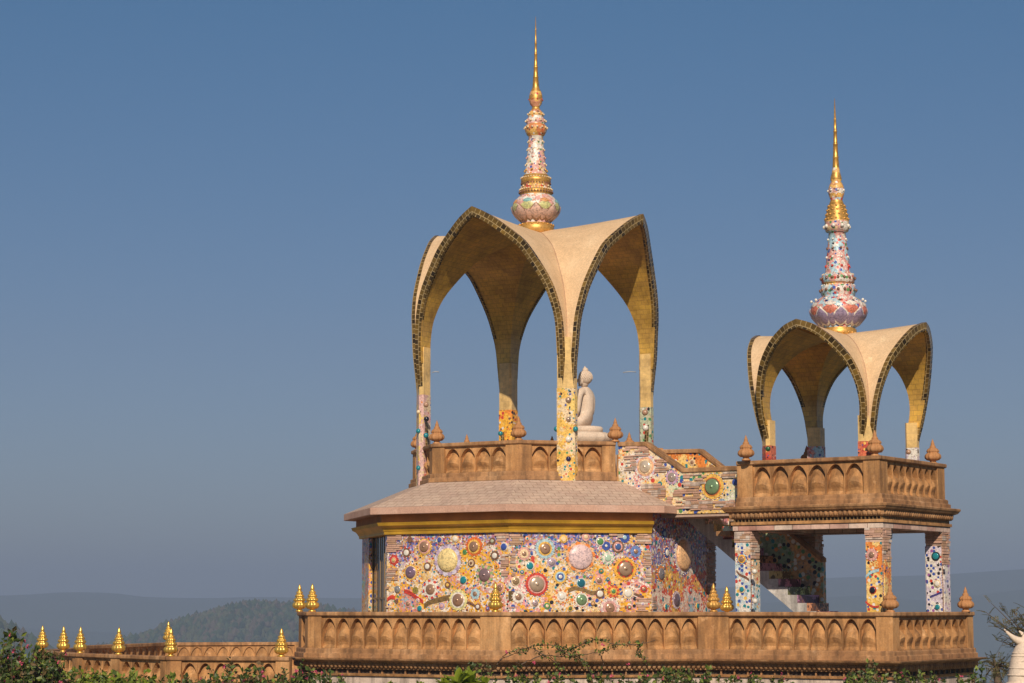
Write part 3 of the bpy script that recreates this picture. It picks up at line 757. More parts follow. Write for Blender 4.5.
tabP = [(0,2.0,319),(.2,1.97,322),(.40,1.92,326.5),(.72,1.82,339),(1.02,1.66,358),(1.18,1.53,380),(1.22,1.43,400),(1.19,1.36,417),(1.12,1.28,436),(1.09,1.25,455),(1.08,1.24,480)]
canP, legsP, abP = canopy('small_arched_canopy', 'smaller four-arched canopy of tan shells on the raised pavilion at right', PAV, tabP, 44.2, zat(415, 44.2),
    [zat(441, 44.2), zat(446, 45.6), zat(446, 47.3), zat(446, 45.6)], .14, [M['mos_red'], M['mos_white'], M['mos_spire2'], M['mos_red']], 2.1, 36, .10, zat(452, 44.2), (1.11, 1.28), .10)
# glass balls and bowls on the legs
def stud(parent, fr, W, r, c, met=False):
    mb = MB(); mb.ball(fr.l(W), r, 0, 12, 8); o = mb.build('glass_ball', bowl(c) if met else gloss(c), parent); return o
def legface(fr, ab_, k, z):
    a, b = (1.87, 2.07) if fr is MAIN else (1.11, 1.29); m = (a+b)/2; rot = Matrix.Rotation(k*math.pi/2, 4, 'Z'); return fr.w(rot @ Vector((m, -m, z)))
for (y, c, met, r) in ((399.6,(.42,.3,.22),1,.07),(419,(.42,.3,.22),1,.06),(439,WHITE,0,.07),(458.6,(.02,.02,.08),0,.06)):
    z = zat(y, 47.2); stud(legsM[0], MAIN, legface(MAIN, abM, 0, z), r, c, met)
for (x, y, Y, c, r, l) in ((426,404.7,48.6,CU,.06,3),(426.5,419,48.6,BLK,.06,3),(418.6,431,49.2,TEAL,.06,3),(426,435.5,48.6,TEAL,.06,3),(418.6,468,49.2,TEAL,.06,3),(418.6,412,49.2,CREAM,.05,3),
    (575.5,429,47.3,TEAL,.06,0),(556.5,429,47.5,TEAL,.06,0),(645,412.5,48.9,CU,.07,1),(645.5,428,48.9,WHITE,.07,1),(500.5,433.5,52,TEAL,.06,2)):
    stud(legsM[l], MAIN, at(x, y, Y), r, c)
for l, (x, y, Y, c) in enumerate(((880.5,450,44.3,WHITE), (908.5,452,45.3,CU), (813,452,47.4,PINK), (768,448.8,44.85,(.02,.1,.04)))):
    stud(legsP[l], PAV, at(x, y, Y), .055, c)
# small white rods sticking out of the legs
for l, (x0, x1, y, Y) in ((3, (432, 439, 371.5, 49)), (1, (623, 636, 371.5, 49.2))):
    mb = MB(); mb.tube([MAIN.l(at(x0, y+1, Y)), MAIN.l(at((x0+x1)/2, y, Y)), MAIN.l(at(x1, y+.5, Y))], .011); mb.build('lamp_bracket', plain('weathered_paint', (.36,.37,.38), .6), legsM[l])

# ------------------------------------------------------------------ spires (part of their canopies, subparts: petals, beads)
def spire(root, fr, Yc, prof, bands, lotus, petal_cols, beads, seed, ystud):
    rnd = random.Random(seed); k = Yc/F
    pts = [(hw*k, zat(y, Yc)) for y, hw, _ in prof]
    names = []; mats = []
    for _, _, m in prof:
        if m not in names: names.append(m); mats.append(M[m])
    mis = [names.index(m) for _, _, m in prof[:-1]]
    # refine
    mb = MB(); mb.lathe(pts, 32, 0, mis=mis)
    sp = mb.build('spire', mats, root)
    def rad(z):
        for i in range(len(pts)-1):
            if pts[i][1] <= z <= pts[i+1][1]:
                f = (z-pts[i][1])/(pts[i+1][1]-pts[i][1]+1e-9); return pts[i][0]+(pts[i+1][0]-pts[i][0])*f
        return pts[-1][0]
    # lotus petals
    yb, yt, n = lotus; zb, zt = zat(yb, Yc), zat(yt, Yc)
    mb = MB()
    a0 = -math.pi/2+R(31)
    def petal(ac, z0, z1, W, off, mi, pw=.8):
        J = 10; V = []; Fc = []
        for j in range(J+1):
            v = j/J; z = z0+(z1-z0)*v; w = W*math.sin(math.pi*min(1, v**pw*.97+.03))
            for u in (-1, -.5, 0, .5, 1):
                a = ac+u*w; r = rad(z)+off*(1-.5*u*u); V.append((r*math.cos(a), r*math.sin(a), z))
        for j in range(J):
            for i in range(4): Fc.append((j*5+i, j*5+i+1, (j+1)*5+i+1, (j+1)*5+i))
        mb.add(V, Fc, mi, True)
    H = zt-zb
    for i in range(n):
        ac = a0+2*math.pi*i/n; W = math.pi/n*.86
        petal(ac+math.pi/n, zb+H*.02, zb+H*.60, W*.9, .012, 0, .75); petal(ac+math.pi/n, zb+H*.05, zb+H*.56, W*.74, .016, 1, .75); petal(ac+math.pi/n, zb+H*.42, zb+H*.80, W*.9, .018, 2, 1)
        petal(ac, zb, zb+H*.72, W, .022, 0, .75); petal(ac, zb+H*.06, zb+H*.66, W*.80, .034, 1, .75)
        petal(ac+math.pi/n, zb+H*.72, zb+H*.92, W*.66, .026, 3 if i % 2 else 4, 1)
    mb.build('lotus_petals', [tile(c) for c in petal_cols], sp)
    bs = MB()
    for (y, n_, r, mi, hwx) in beads:
        z = zat(y, Yc); rr = (hwx*k if hwx else rad(z))
        for i in range(n_):
            a = 2*math.pi*(i+.5*rnd.random()*0)/n_; bs.ball((rr*math.cos(a), rr*math.sin(a), z), r*.52, mi, 8, 5)
    bs.build('beads', [gloss(CREAM), gloss(BRN), gloss(RED), gloss(WHITE), gloss(BLUE), M['gold_dull'], gloss(PINK)], sp)
    return sp
mainprof = [(236,17,'gold_dull'),(231,18.5,'gold_dull'),(227,18.3,'gold_dull'),(224.5,16,'gold_dull'),(223.8,13.5,'mos_spire'),(221,16,'mos_spire'),(217,20.3,'mos_spire'),(213,23,'mos_spire'),(209,24,'mos_spire'),(205,23.6,'mos_spire'),(201.5,21.5,'mos_spire'),(198,18.5,'mos_spire'),(195.5,15.2,'gold_dull'),
 (194.8,16.2,'gold_dull'),(190.5,16.4,'gold_dull'),(190,14.4,'mos_spire_red'),(184,14.2,'mos_spire_red'),(183.4,15.2,'gold_dull'),(178.5,15.2,'gold_dull'),(177.5,12.8,'gold_dull'),(175.6,12.8,'mos_spire'),(175,11.4,'mos_spire'),(160,9.4,'mos_spire'),(145,8.0,'mos_spire'),(136.5,7.3,'mos_spire_red'),
 (135.5,8.8,'mos_spire_red'),(131.5,11,'mos_spire_red'),(127,11.2,'mos_spire_red'),(125.4,9.8,'gold_dull'),(124.6,8.6,'mos_spire'),(123,10,'mos_spire'),(119,9.2,'mos_spire'),(117.8,7.2,'mos_spire'),(116.5,8.2,'mos_spire_red'),(112.5,7,'mos_spire_red'),(110.5,5,'gold_dull'),(108.2,3.8,'gold_dull'),(106.8,3.9,'mos_spire_red'),
 (104.5,5.8,'mos_spire_red'),(100.5,7,'gold_dull'),(96,6.8,'mos_spire_red'),(92,5.6,'gold_dull'),(89,3.9,'gold_dull'),(87,3.4,'gold_spire'),(78,2.6,'gold_spire'),(77.4,3.0,'gold_spire'),(76.6,2.5,'gold_spire'),(68,2.0,'gold_spire'),(67.2,2.5,'gold_spire'),(66.4,1.9,'gold_spire'),(55,1.4,'gold_spire'),(54.3,1.9,'gold_spire'),(53.6,1.35,'gold_spire'),(44,1.05,'gold_spire'),(43.4,1.5,'gold_spire'),(42.8,1.0,'gold_spire'),(30,.7,'gold_spire'),(29.5,1.0,'gold_spire'),(29,.6,'gold_spire'),(16.5,.15,'gold_spire')]
spire(canM, MAIN, 50, mainprof, None, (223, 199, 8), [(.34,.20,.12), (.62,.42,.34), (.50,.50,.22), (.24,.46,.44), (.60,.30,.12)],
    [(193,34,.042,1,17),(190.3,34,.04,0,16.6),(184.2,32,.03,1,15),(178.6,32,.035,0,15.2),(187,12,.045,0,14.6),(171,9,.06,5,11.4),(165,9,.05,0,10.6),(158,9,.05,6,9.6),(150,9,.045,0,8.9),(142,9,.045,0,8.1),(128.5,14,.05,0,11.6),(121.5,12,.05,0,10.4),(114.5,10,.045,0,8.2),(226,20,.05,5,18),(100,8,.035,2,7.2)], 3, None)
pavprof = [(338,17,'gold_dull'),(334,18,'gold_dull'),(330,17.6,'gold_dull'),(328.5,16,'mos_spire2'),(324,21,'mos_spire2'),(318,26,'mos_spire2'),(312,28.2,'mos_spire2'),(306,27.2,'mos_spire2'),(302,24,'mos_spire2'),(299,20,'mos_spire2'),(296.5,15.8,'mos_spire2'),(295.5,17,'mos_spire2'),(291,17.8,'mos_spire2'),(286.5,17,'mos_spire2'),
 (286,14.6,'mos_spire_red'),(284,14.6,'mos_spire_red'),(283.4,16.5,'mos_spire2'),(279,17,'mos_spire2'),(275.5,16,'mos_spire2'),(274,13.2,'mos_spire2'),(272.5,12.6,'mos_spire2'),(262,11.6,'mos_spire2'),(250,10.4,'mos_spire2'),(240,9.2,'mos_spire2'),(232.5,8.4,'mos_spire2'),(231.8,11.4,'mos_spire'),(227,12.6,'mos_spire'),(222.5,12.2,'mos_spire_red'),
 (221.5,12.4,'gold_dull'),(218.5,11.4,'gold_spire'),(217.5,11.6,'gold_dull'),(214,10.4,'gold_spire'),(213,10.6,'gold_dull'),(209.5,9.2,'gold_spire'),(208.6,9.4,'gold_dull'),(205,7.9,'gold_spire'),(203,7.0,'gold_dull'),(200.5,6,'mos_spire2'),(198.2,6.6,'mos_spire_red'),(194,8,'mos_spire'),(189,8.1,'mos_spire_red'),(184.5,6.6,'mos_spire_red'),(181.5,4.8,'mos_spire_red'),
 (180,5.8,'gold_dull'),(177,5.4,'gold_dull'),(173,4.2,'mos_spire_red'),(168,3.4,'gold_spire'),(158,2.8,'gold_dull'),(157.2,3.2,'gold_spire'),(156.4,2.7,'gold_spire'),(145,2.2,'gold_spire'),(144.3,2.7,'gold_spire'),(143.5,2.1,'gold_spire'),(132,1.7,'gold_spire'),(131.4,2.2,'gold_spire'),(130.7,1.6,'gold_spire'),(120,1.2,'gold_spire'),(119.4,1.6,'gold_spire'),(118.8,1.1,'gold_spire'),(98.5,.18,'gold_spire')]
spire(canP, PAV, 45.9, pavprof, None, (328, 301, 8), [WHITE, (.27,.22,.34), (.56,.18,.12), (.66,.60,.54), WHITE],
    [(291,17,.065,1,18),(279,17,.065,1,17),(286,30,.03,3,16.6),(275,28,.03,0,15.6),(267,8,.06,2,12.4),(258,8,.055,3,11.5),(249,8,.055,1,10.7),(240,8,.05,3,9.7),(227,9,.085,3,12.6),(301.5,12,.06,3,27),(191,7,.055,3,8.2),(334,22,.045,5,17.8)]+[(y_, n_, .05, 5, None) for y_, n_ in ((219.5,16),(215,14),(210.5,12),(206.5,11))], 5, None)

# ------------------------------------------------------------------ seated statue on lotus pedestal
sx = at(585, 400, 49.2)
stf = Frame(sx.x, sx.y, 0, 2.66); stf_rz = math.atan2(.5, -.87)
st = tag(empty('seated_statue', loc=stf.loc, rz=stf_rz), 'pale stone figure seated cross-legged on a lotus base under the larger canopy, seen from behind', 'statue')
def skin_obj(name, verts, edges, radii, mat, parent, levels=2, root=0):
    me = bpy.data.meshes.new(name); me.from_pydata(verts, edges, []); me.materials.append(mat)
    o = bpy.data.objects.new(name, me); col.objects.link(o); o.parent = parent
    m = o.modifiers.new('skin', 'SKIN'); m.use_smooth_shade = True
    for i, r in enumerate(radii):
        d = me.skin_vertices[0].data[i]; d.radius = (r if isinstance(r, tuple) else (r, r)); d.use_root = (i == root)
    s_ = o.modifiers.new('sub', 'SUBSURF'); s_.levels = levels; s_.render_levels = levels
    return o
zs = zat(428, 49.2)-2.66      # seat height above floor
# x forward (facing), y left
V = [(0,0,.13), (-.02,0,.34), (-.01,0,.58), (0,0,.80), (0,0,.93), (.015,0,1.0), (.03,0,1.09), (.01,0,1.19),
     (0,.24,.80), (-.01,.32,.68), (.02,.35,.34), (.16,.20,.21), (.25,.04,.20),
     (0,-.24,.80), (-.01,-.32,.68), (.02,-.35,.34), (.16,-.20,.21), (.26,-.05,.22),
     (.10,.20,.10), (.18,.44,.09), (.36,.20,.08), (.38,-.05,.08),
     (.10,-.20,.10), (.18,-.44,.09), (.38,-.20,.09), (.42,.05,.10), (0,.12,.82), (0,-.12,.82)]
Ed = [(0,1),(1,2),(2,3),(3,4),(4,5),(5,6),(6,7),(3,26),(26,8),(8,9),(9,10),(10,11),(11,12),(3,27),(27,13),(13,14),(14,15),(15,16),(16,17),(0,18),(18,19),(19,20),(20,21),(0,22),(22,23),(23,24),(24,25)]
Rd = [(.22,.25),(.16,.20),(.17,.22),(.12,.12),(.065,.065),(.115,.11),(.155,.145),(.12,.12),
      .095,.09,.07,.055,.05,.095,.09,.07,.055,.05,.13,.11,.08,.06,.13,.11,.08,.06,.11,.11]
V = [(x, y, z+zs) for x, y, z in V]
body = skin_obj('body', V, Ed, Rd, M['ivory'], st)
mb = MB(); mb.ball((-.01,0,zs+1.32), .07, 0, 14, 8, (1,1,.9)); mb.lathe([(.04,zs+1.35),(.025,zs+1.385),(.012,zs+1.40),(.003,zs+1.415)], 12)
for sgn in (-1, 1):
    mb.ball((.0, sgn*.145, zs+1.06), .03, 0, 8, 6, (.8,.5,2.3))
mb.ball((.18,0,zs+1.09), .03, 0, 8, 6, (.9,.7,1.7)); mb.ball((.155,0,zs+1.02), .03, 0, 8, 6, (.6,1.2,.6)); mb.ball((.14,0,zs+.98), .035, 0, 8, 6, (.8,1.1,.7))
mb.ball((-.012,0,zs+1.15), .165, 0, 24, 16, (1.0,.98,.98))
for i in range(170):   # rows of curls
    t = math.acos(1-(i+.5)/170*1.25); a = i*2.399; d = Vector((math.sin(t)*math.cos(a), math.sin(t)*math.sin(a), math.cos(t)))
    if d.x > .55 and d.z < .55: continue
    mb.ball((-.012+.160*d.x, .158*d.y, zs+1.15+.158*d.z), .016, 0, 6, 4)
mb.build('hair', M['ivory'], body)
mb = MB()
H = zs
prof = [(.80,0),(.80,.1),(.74,.14),(.70,.35),(.72,H-.72),(.70,H-.66)]
mb.lathe([(.72,0),(.72,H-.62),(.66,H-.60)], 32)
mb.lathe([(.60,H-.62),(.64,H-.58),(.66,H-.50),(.60,H-.42),(.50,H-.38)], 48, rfun=lambda a, z: .95+.10*abs(math.sin(a*9)))
mb.lathe([(.50,H-.385),(.56,H-.33),(.62,H-.26),(.60,H-.18),(.50,H-.12),(.42,H-.11)], 48, rfun=lambda a, z: .95+.10*abs(math.cos(a*9)))
mb.lathe([(.40,H-.12),(.41,H-.02),(.38,H+.02),(.3,H+.03)], 32)
mb.build('lotus_pedestal', M['ivory'], st)

# ------------------------------------------------------------------ PAVILION: deck slab on four pillars
pav = tag(empty('raised_pavilion', PAV), 'raised square pavilion deck on four mosaic pillars, to the right of the hall', 'pavilion')
def sq(s): return [Vector((s, s)), Vector((-s, s)), Vector((-s, -s)), Vector((s, -s))]   # counter-clockwise, outside right
z_ = lambda y: zat(y, 44.0)
s0 = 1.70
mb = MB(); mb.sweep(sq(s0), [(-.35,z_(528.5)), (0,z_(528.5)), (0,z_(523)), (-.35,z_(523))], True)
mb.build('pale_brick_course', M['soffit_brick'], pav, bevel=.006)
mb = MB(); mb.sweep(sq(s0), [(-.35,z_(523)+.002), (.03,z_(523)+.002), (.03,z_(519.8)), (-.35,z_(519.8))], True); mb.build('sandstone_course', M['sand'], pav, bevel=.006)
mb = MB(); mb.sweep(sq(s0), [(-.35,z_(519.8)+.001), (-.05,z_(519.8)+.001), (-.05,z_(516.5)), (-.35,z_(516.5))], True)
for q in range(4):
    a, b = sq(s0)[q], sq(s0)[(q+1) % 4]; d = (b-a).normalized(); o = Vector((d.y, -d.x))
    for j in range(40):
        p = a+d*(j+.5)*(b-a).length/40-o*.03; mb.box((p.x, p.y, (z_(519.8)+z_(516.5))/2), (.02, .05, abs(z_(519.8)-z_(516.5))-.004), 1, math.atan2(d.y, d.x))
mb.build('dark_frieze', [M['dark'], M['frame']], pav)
mb = MB()
cp_ = [(-.35,z_(516.5)+.001), (.02,z_(516.5)+.001), (.05,z_(515)), (.06,z_(510.5)), (.13,z_(509)), (.15,z_(507.5)), (.17,z_(506.5)), (.18,z_(504.5)), (.16,z_(503.8)), (-.35,z_(503.8))]
mb.sweep(sq(s0), cp_, True); cn = mb.build('cornice', M['sand_dark'], pav, bevel=.005)
eg = MB(); egg_row(eg, sq(s0), z_(512.7), .055, .055, .105, True); eg.build('carved_beads', M['sand_dark'], cn)
mb = MB(); mb.sweep(sq(s0), [(-s0+.01,z_(505)), (.0-.3,z_(505)), (-.3,z_(516)), (-s0+.01,z_(516))], True)
mb.build('deck', M['white_wall'], pav)
sp_, pw_ = 1.4845, .36
PM = {(1,-1): 'mos_sunset', (-1,-1): 'mos_blue', (1,1): 'mos_white', (-1,1): 'mos_dark'}
pill = {}
ztop = z_(528.5)-.002
for (i, j), mm in PM.items():
    mb = MB(); zsplit = z_(543) if j < 0 or i > 0 else z_(545)
    mb.box((i*sp_, j*sp_, (ZF+ztop)/2), (pw_, pw_, ztop-ZF), 0)
    po = mb.build('pillar', M['brick'], pav)
    # mosaic face and stone slips on it
    mc = MB(); zc = zsplit+.06*random.random(); w2 = pw_*.96
    mc.box((i*sp_, j*sp_-pw_/2-.008, (ZF+zc)/2), (w2, .03, zc-ZF-.01)); mc.box((i*sp_+pw_/2+.008, j*sp_+.02, (ZF+zc-.35)/2), (.03, w2*.9, zc-.35-ZF-.01))
    if j > 0: mc.box((i*sp_-pw_/2-.008, j*sp_, (ZF+zc)/2), (.03, w2, zc-ZF-.01))
    mc.build('mosaic_face', M[mm], po)
    ss_ = MB(); z = ZF+.02
    while z < ztop-.03:
        h = random.uniform(.035, .07)
        if z > zc:
            s_ = -pw_/2-.01
            while s_ < pw_/2-.03:
                w = min(random.uniform(.1, .25), pw_/2+.02-s_); t = random.uniform(.015, .045)
                ss_.box((i*sp_+s_+w/2, j*sp_-pw_/2-t/2+.002, z+h/2), (w-.006, t, h-.008), random.randrange(4)); s_ += w
        if z > zc-.4:
            s_ = -pw_/2-.01
            while s_ < pw_/2-.03:
                w = min(random.uniform(.1, .25), pw_/2+.02-s_); t = random.uniform(.015, .045)
                ss_.box((i*sp_+pw_/2+t/2-.002, j*sp_+s_+w/2, z+h/2), (t, w-.006, h-.008), random.randrange(4)); s_ += w
        z += h
    ss_.build('stone_slips', STRIPM, po); pill[(i, j)] = po
def pmed(key, px, py, rpx, bands, dome):
    i, j = key; p = [Vector((i*sp_-pw_/2, j*sp_-pw_/2-.024)), Vector((i*sp_+pw_/2, j*sp_-pw_/2-.024))]
    a, b, d, o, A, nw = face_info(PAV, p, 0); W = on_plane(px, py, A, nw)
    medallion(pill[key], PAV, PAV.l(W), Vector((o.x, o.y, 0)), rpx*W.y/F, bands, dome)
pmed((-1,-1),742.3,558.9,5.4,[(1,(BLUE,LBL)),(.8,(.74,.4,.06))],B(.5,CU)); pmed((-1,-1),742.2,589.3,3.6,[(1,CREAM)],S(.7,TEAL))
pmed((1,-1),872,554.7,6,[(1,PINK)],B(.5,CU)); pmed((1,-1),873,590,3.8,[(1,RED)],S(.8,BLK))
pmed((1,1),935.9,556.2,4.5,[(1,BLK)],S(.75,TEAL)); pmed((1,1),937.4,583.6,3.8,[(1,CREAM)],S(.7,WHITE)); pmed((1,1),937.8,607,3.2,[(1,WHITE)],S(.8,TEAL))
def pribbon(key, line, wpx, c):
    i, j = key; p = [Vector((i*sp_-pw_/2, j*sp_-pw_/2-.02)), Vector((i*sp_+pw_/2, j*sp_-pw_/2-.02))]
    ribbon(pill[key], PAV, p, 0, line, wpx, c)
pribbon((1,-1), interp([(865.5,577),(870,573),(875,571),(879,570)], 6), 3, LBL); pribbon((1,-1), interp([(865.5,602),(871,606),(876,607),(879,606)], 6), 2, RED)
pribbon((-1,-1), interp([(736.5,571),(740,575),(745,577),(749,580)], 6), 2.4, BRN); pribbon((1,1), interp([(930,597),(935,595),(942,592)], 6), 2, (.06,.05,.2))
# white balls on the side of pillar A
for (x, y) in ((754.5,571.5),(755,601)): stud(pill[(-1,-1)], PAV, at(x, y, 44.95), .055, WHITE)
# small lamp under slab
mb = MB(); L0 = PAV.l(at(889, 530, 44.3)); mb.box((L0.x, L0.y, ztop-.09), (.1, .1, .17)); mb.ball((L0.x+.05, L0.y-.06, ztop-.16), .05); mb.build('floodlight', plain('grey_lamp', (.12,.12,.12), .4), pav)
# balustrade round the deck
ZR2 = 3.04
ps = sq(1.62)
pb = [ps[2], ps[3], ps[0], ps[1]]          # left-front, front, right, back-left
bal2 = balustrade('pavilion_balustrade', 'carved sandstone balustrade round the raised pavilion deck, below the smaller canopy', PAV, pb, ZR2, {0: 6, 1: 8, 2: 6}, {0: 'stone', 1: 'stone', 2: 'stone', 3: 'stone'}, arm=.36, foff=.24, fsh={0: (.29, -.14)}, hgt=ZR2-z_(503.8)+.001)

# ------------------------------------------------------------------ BRIDGE between hall and pavilion
br = tag(empty('footbridge', MAIN), 'elevated footbridge with mosaic parapets stepping down from the hall to the pavilion', 'footbridge')
E_ = MAIN.l(PAV.w((-1.62, -1.1, 0))); E2 = MAIN.l(PAV.w((-1.62, 1.1, 0)))
def parapet(x0, y0, x1, y1, kinkpx, far):
    """sloping wall from hall edge (x0,y0) to pavilion (x1,y1)"""
    a = Vector((x0, y0)); b = Vector((x1, y1)); d = (b-a).normalized(); L = (b-a).length; o = Vector((d.y, -d.x)); rz = math.atan2(d.y, d.x)
    A = MAIN.w((a.x, a.y, 0)); nw = MAIN.m.to_3x3() @ Vector((o.x, o.y, 0))
    zb = z_(508)+.0
    pts = []
    for (px, py) in kinkpx:
        W = MAIN.l(on_plane(px, py, A, nw)); pts.append(((Vector(W.xy)-a).dot(d), W.z))
    top = [(0, pts[0][1])]+pts[1:-1]+[(L, pts[-1][1])]
    mb = MB()
    n = len(top); V = []; Fc = []
    for t_ in (0, -.16):
        for (s_, z) in top: p = a+d*s_+o*t_; V.append((p.x, p.y, z-.085))
        for (s_, z) in top: p = a+d*s_+o*t_; V.append((p.x, p.y, zb))
    for i in range(n-1):
        Fc += [(i, i+1, n+i+1, n+i), (2*n+i, 3*n+i, 3*n+i+1, 2*n+i+1), (i, 2*n+i, 2*n+i+1, i+1), (n+i, n+i+1, 3*n+i+1, 3*n+i)]
    Fc += [(0, n, 3*n, 2*n), (n-1, 2*n+n-1, 3*n+n-1, 2*n-1)]
    mb.add(V, Fc); pr = mb.build('parapet', M['mos_bridge'] if not far else M['mos_sunset'], br)
    rl = MB(); V = []; Fc = []
    for (s_, z) in top:
        for (t_, dz) in ((.04,-.09), (.045,-.01), (.03,0), (-.19,0), (-.205,-.01), (-.20,-.09)):
            p = a+d*s_+o*t_; V.append((p.x, p.y, z+dz))
    for i in range(n-1):
        for k in range(6): Fc.append((i*6+k, (i+1)*6+k, (i+1)*6+(k+1) % 6, i*6+(k+1) % 6))
    Fc += [tuple(range(6)), tuple((n-1)*6+k for k in range(6))]
    rl.add(V, Fc); rl.build('handrail', M['sand_dark'], pr, bevel=.006)
    return pr, [a, b], d, o, zb
npp, npts, nd, no, zb_ = parapet(2.72, -1.06, E_.x, E_.y-.02, [(628,441.5),(646,441.8),(683,468.2),(738,466)], False)
fpp, fpts, fd, fo, _ = parapet(2.66, 1.10, E2.x, E2.y, [(668,449.3),(700,448.8),(722,466),(790,466)], True)
sm = MB()
for r in ((624,648,448,456),(624,636,456,470),(655,668,459,472),(683,706,474,484),(640,665,486,498),(672,700,492,505),(690,738,504,509),(676,712,502,508),(722,737,473,478),(655,672,498,504),(716,736,500,506),(684,700,483,488)):
    strip_patch(sm, MAIN, npts, 0, *r, dens=.8)
sm.build('stone_slips', STRIPM, npp)
for m_ in ((645.8,466.7,11.5,[(1,((.62,.52,.62),WHITE)),(.84,(.74,.42,.25)),(.66,CREAM)],B(.54,(.66,.55,.42))), (672.3,477.2,7,[(1,((.6,.35,.45),LAV))],B(.66,(.45,.36,.3))), (712.8,486.6,12,[(1,YEL),(.8,ORG),(.72,BRN)],B(.64,(.22,.34,.18))),
    (660,484,2.6,[(1,TEAL)],None), (735,482,3,[(1,BLUE)],None), (722,503,4.5,[(1,(.3,.4,.5))],None), (700,478,2.5,[(1,GRN)],None)):
    med(0, *m_, parent=npp, pts=npts, burst=1 if m_[2] > 9 else 0)
med(0, 692.5, 462.3, 3.2, [(1,CREAM)], B(.6,CU), parent=fpp, pts=[fpts[0]-fo*0+fo*(-0)*1, fpts[1]], off=.0)
# deck of the bridge (slopes with the steps), with the stair well left open on the far side
mb = MB(); a0 = npts[0]; b0 = npts[1]; fa = fpts[0]; fb = fpts[1]
zA = z_(510)
mb.add([(a0.x,a0.y+.16,2.60), (b0.x,b0.y+.16,2.12), (b0.x,.1,2.12), (a0.x,.1,2.60), (a0.x,a0.y+.02,1.93), (b0.x,b0.y+.02,1.93), (b0.x,.1,1.93), (a0.x,.1,1.93)],
       [(0,1,2,3), (4,7,6,5), (0,4,5,1), (1,5,6,2), (2,6,7,3), (3,7,4,0)]); mb.build('deck', M['floor'], br)
# corbelled slab ends under the bridge
mb = MB()
for i in range(4):
    p = PAV.w((-1.75-.16*i, -.85, 1.86-.10*i)); q = MAIN.l(p); mb.box((q.x, q.y, q.z), (.34, .6, .10), i % 2, R(-3))
mb.build('corbel', [M['mos_teal'], M['sand_dark']], br)

# ------------------------------------------------------------------ STAIR
stair = tag(empty('open_stair', PAV), 'open stair with tiled risers and pale soffit descending behind the pavilion pillars', 'staircase')
rise, run = .172, .222
a_near = -.09; wdt = 1.05      # local y of near edge (y grows away)
xs0, zs0 = -1.93, .78          # foot of riser one
steps = MB(); k0, k1 = -7, 10
nst = 0
for k in range(k0, k1):
    x = xs0+run*k; zt_ = zs0+rise*(1-k) ; zb2 = zt_-rise
    mi = (k-k0) % 6
    xL = x-run
    # solid step block
    V = [(xL-.01,a_near,zb2), (x,a_near,zb2), (x,a_near,zt_), (xL-.01,a_near,zt_), (xL-.01,a_near+wdt,zb2), (x,a_near+wdt,zb2), (x,a_near+wdt,zt_), (xL-.01,a_near+wdt,zt_)]
    steps.add(V, [(0,1,2,3), (1,5,6,2), (3,2,6,7), (5,4,7,6)], [6, mi, 7, 6])
steps.build('step', RISERS+[M['white_wall'], M['sand_dark']], stair, recalc=False)
wst = MB(); th_ = .09
xa, za = xs0+run*(k0-1), zs0+rise*(1-k0); xb, zb3 = xs0+run*(k1-1), zs0-rise*k1
V = []
for y in (a_near+.004, a_near+wdt-.004):
    V += [(xa,y,za), (xb+run*0,y,zb3+rise), (xb-.02,y,zb3-th_+.02), (xa,y,za-rise-th_)]
wst.add(V, [(0,1,2,3), (7,6,5,4), (3,2,6,7), (0,3,7,4), (1,5,6,2)]); wst.build('soffit_slab', M['white_wall'], stair)
pm = MB(); y0, y1 = a_near+wdt, a_near+wdt+.15
V = []
xe = -.95; sl = (zb3-za+rise)/(xb-xa); ze = za+sl*(xe-xa)
for y in (y0, y1): V += [(xa,y,za-.3), (xe,y,ze-.3), (xe,y,ze+.95), (xa,y,za+.95)]
pm.add(V, [(0,1,2,3), (7,6,5,4), (3,2,6,7), (0,4,5,1), (1,5,6,2), (0,3,7,4)]); spar = pm.build('parapet', M['mos_dark'], stair)
hr = MB(); V = []
for y in (y0-.04, y1+.04): V += [(xa,y,za+.951), (xe,y,ze+.951), (xe,y,ze+1.04), (xa,y,za+1.04)]
hr.add(V, [(0,1,2,3), (7,6,5,4), (3,2,6,7), (0,4,5,1), (1,5,6,2), (0,3,7,4)]); hr.build('handrail', M['sand_dark'], spar, bevel=.006)

# ------------------------------------------------------------------ MAIN TERRACE (deck, cornice, base wall)
ot = [oc(RT, a) for a in (247.5, 292.5, 337.5)]      # left-front, middle, right-front corners (MAIN local)
C0, C1, C2 = [MAIN.w((p.x, p.y, 0)) for p in ot]
dW = (PAV.m.to_3x3() @ Vector((1, 0, 0))); bW = (PAV.m.to_3x3() @ Vector((0, 1, 0)))
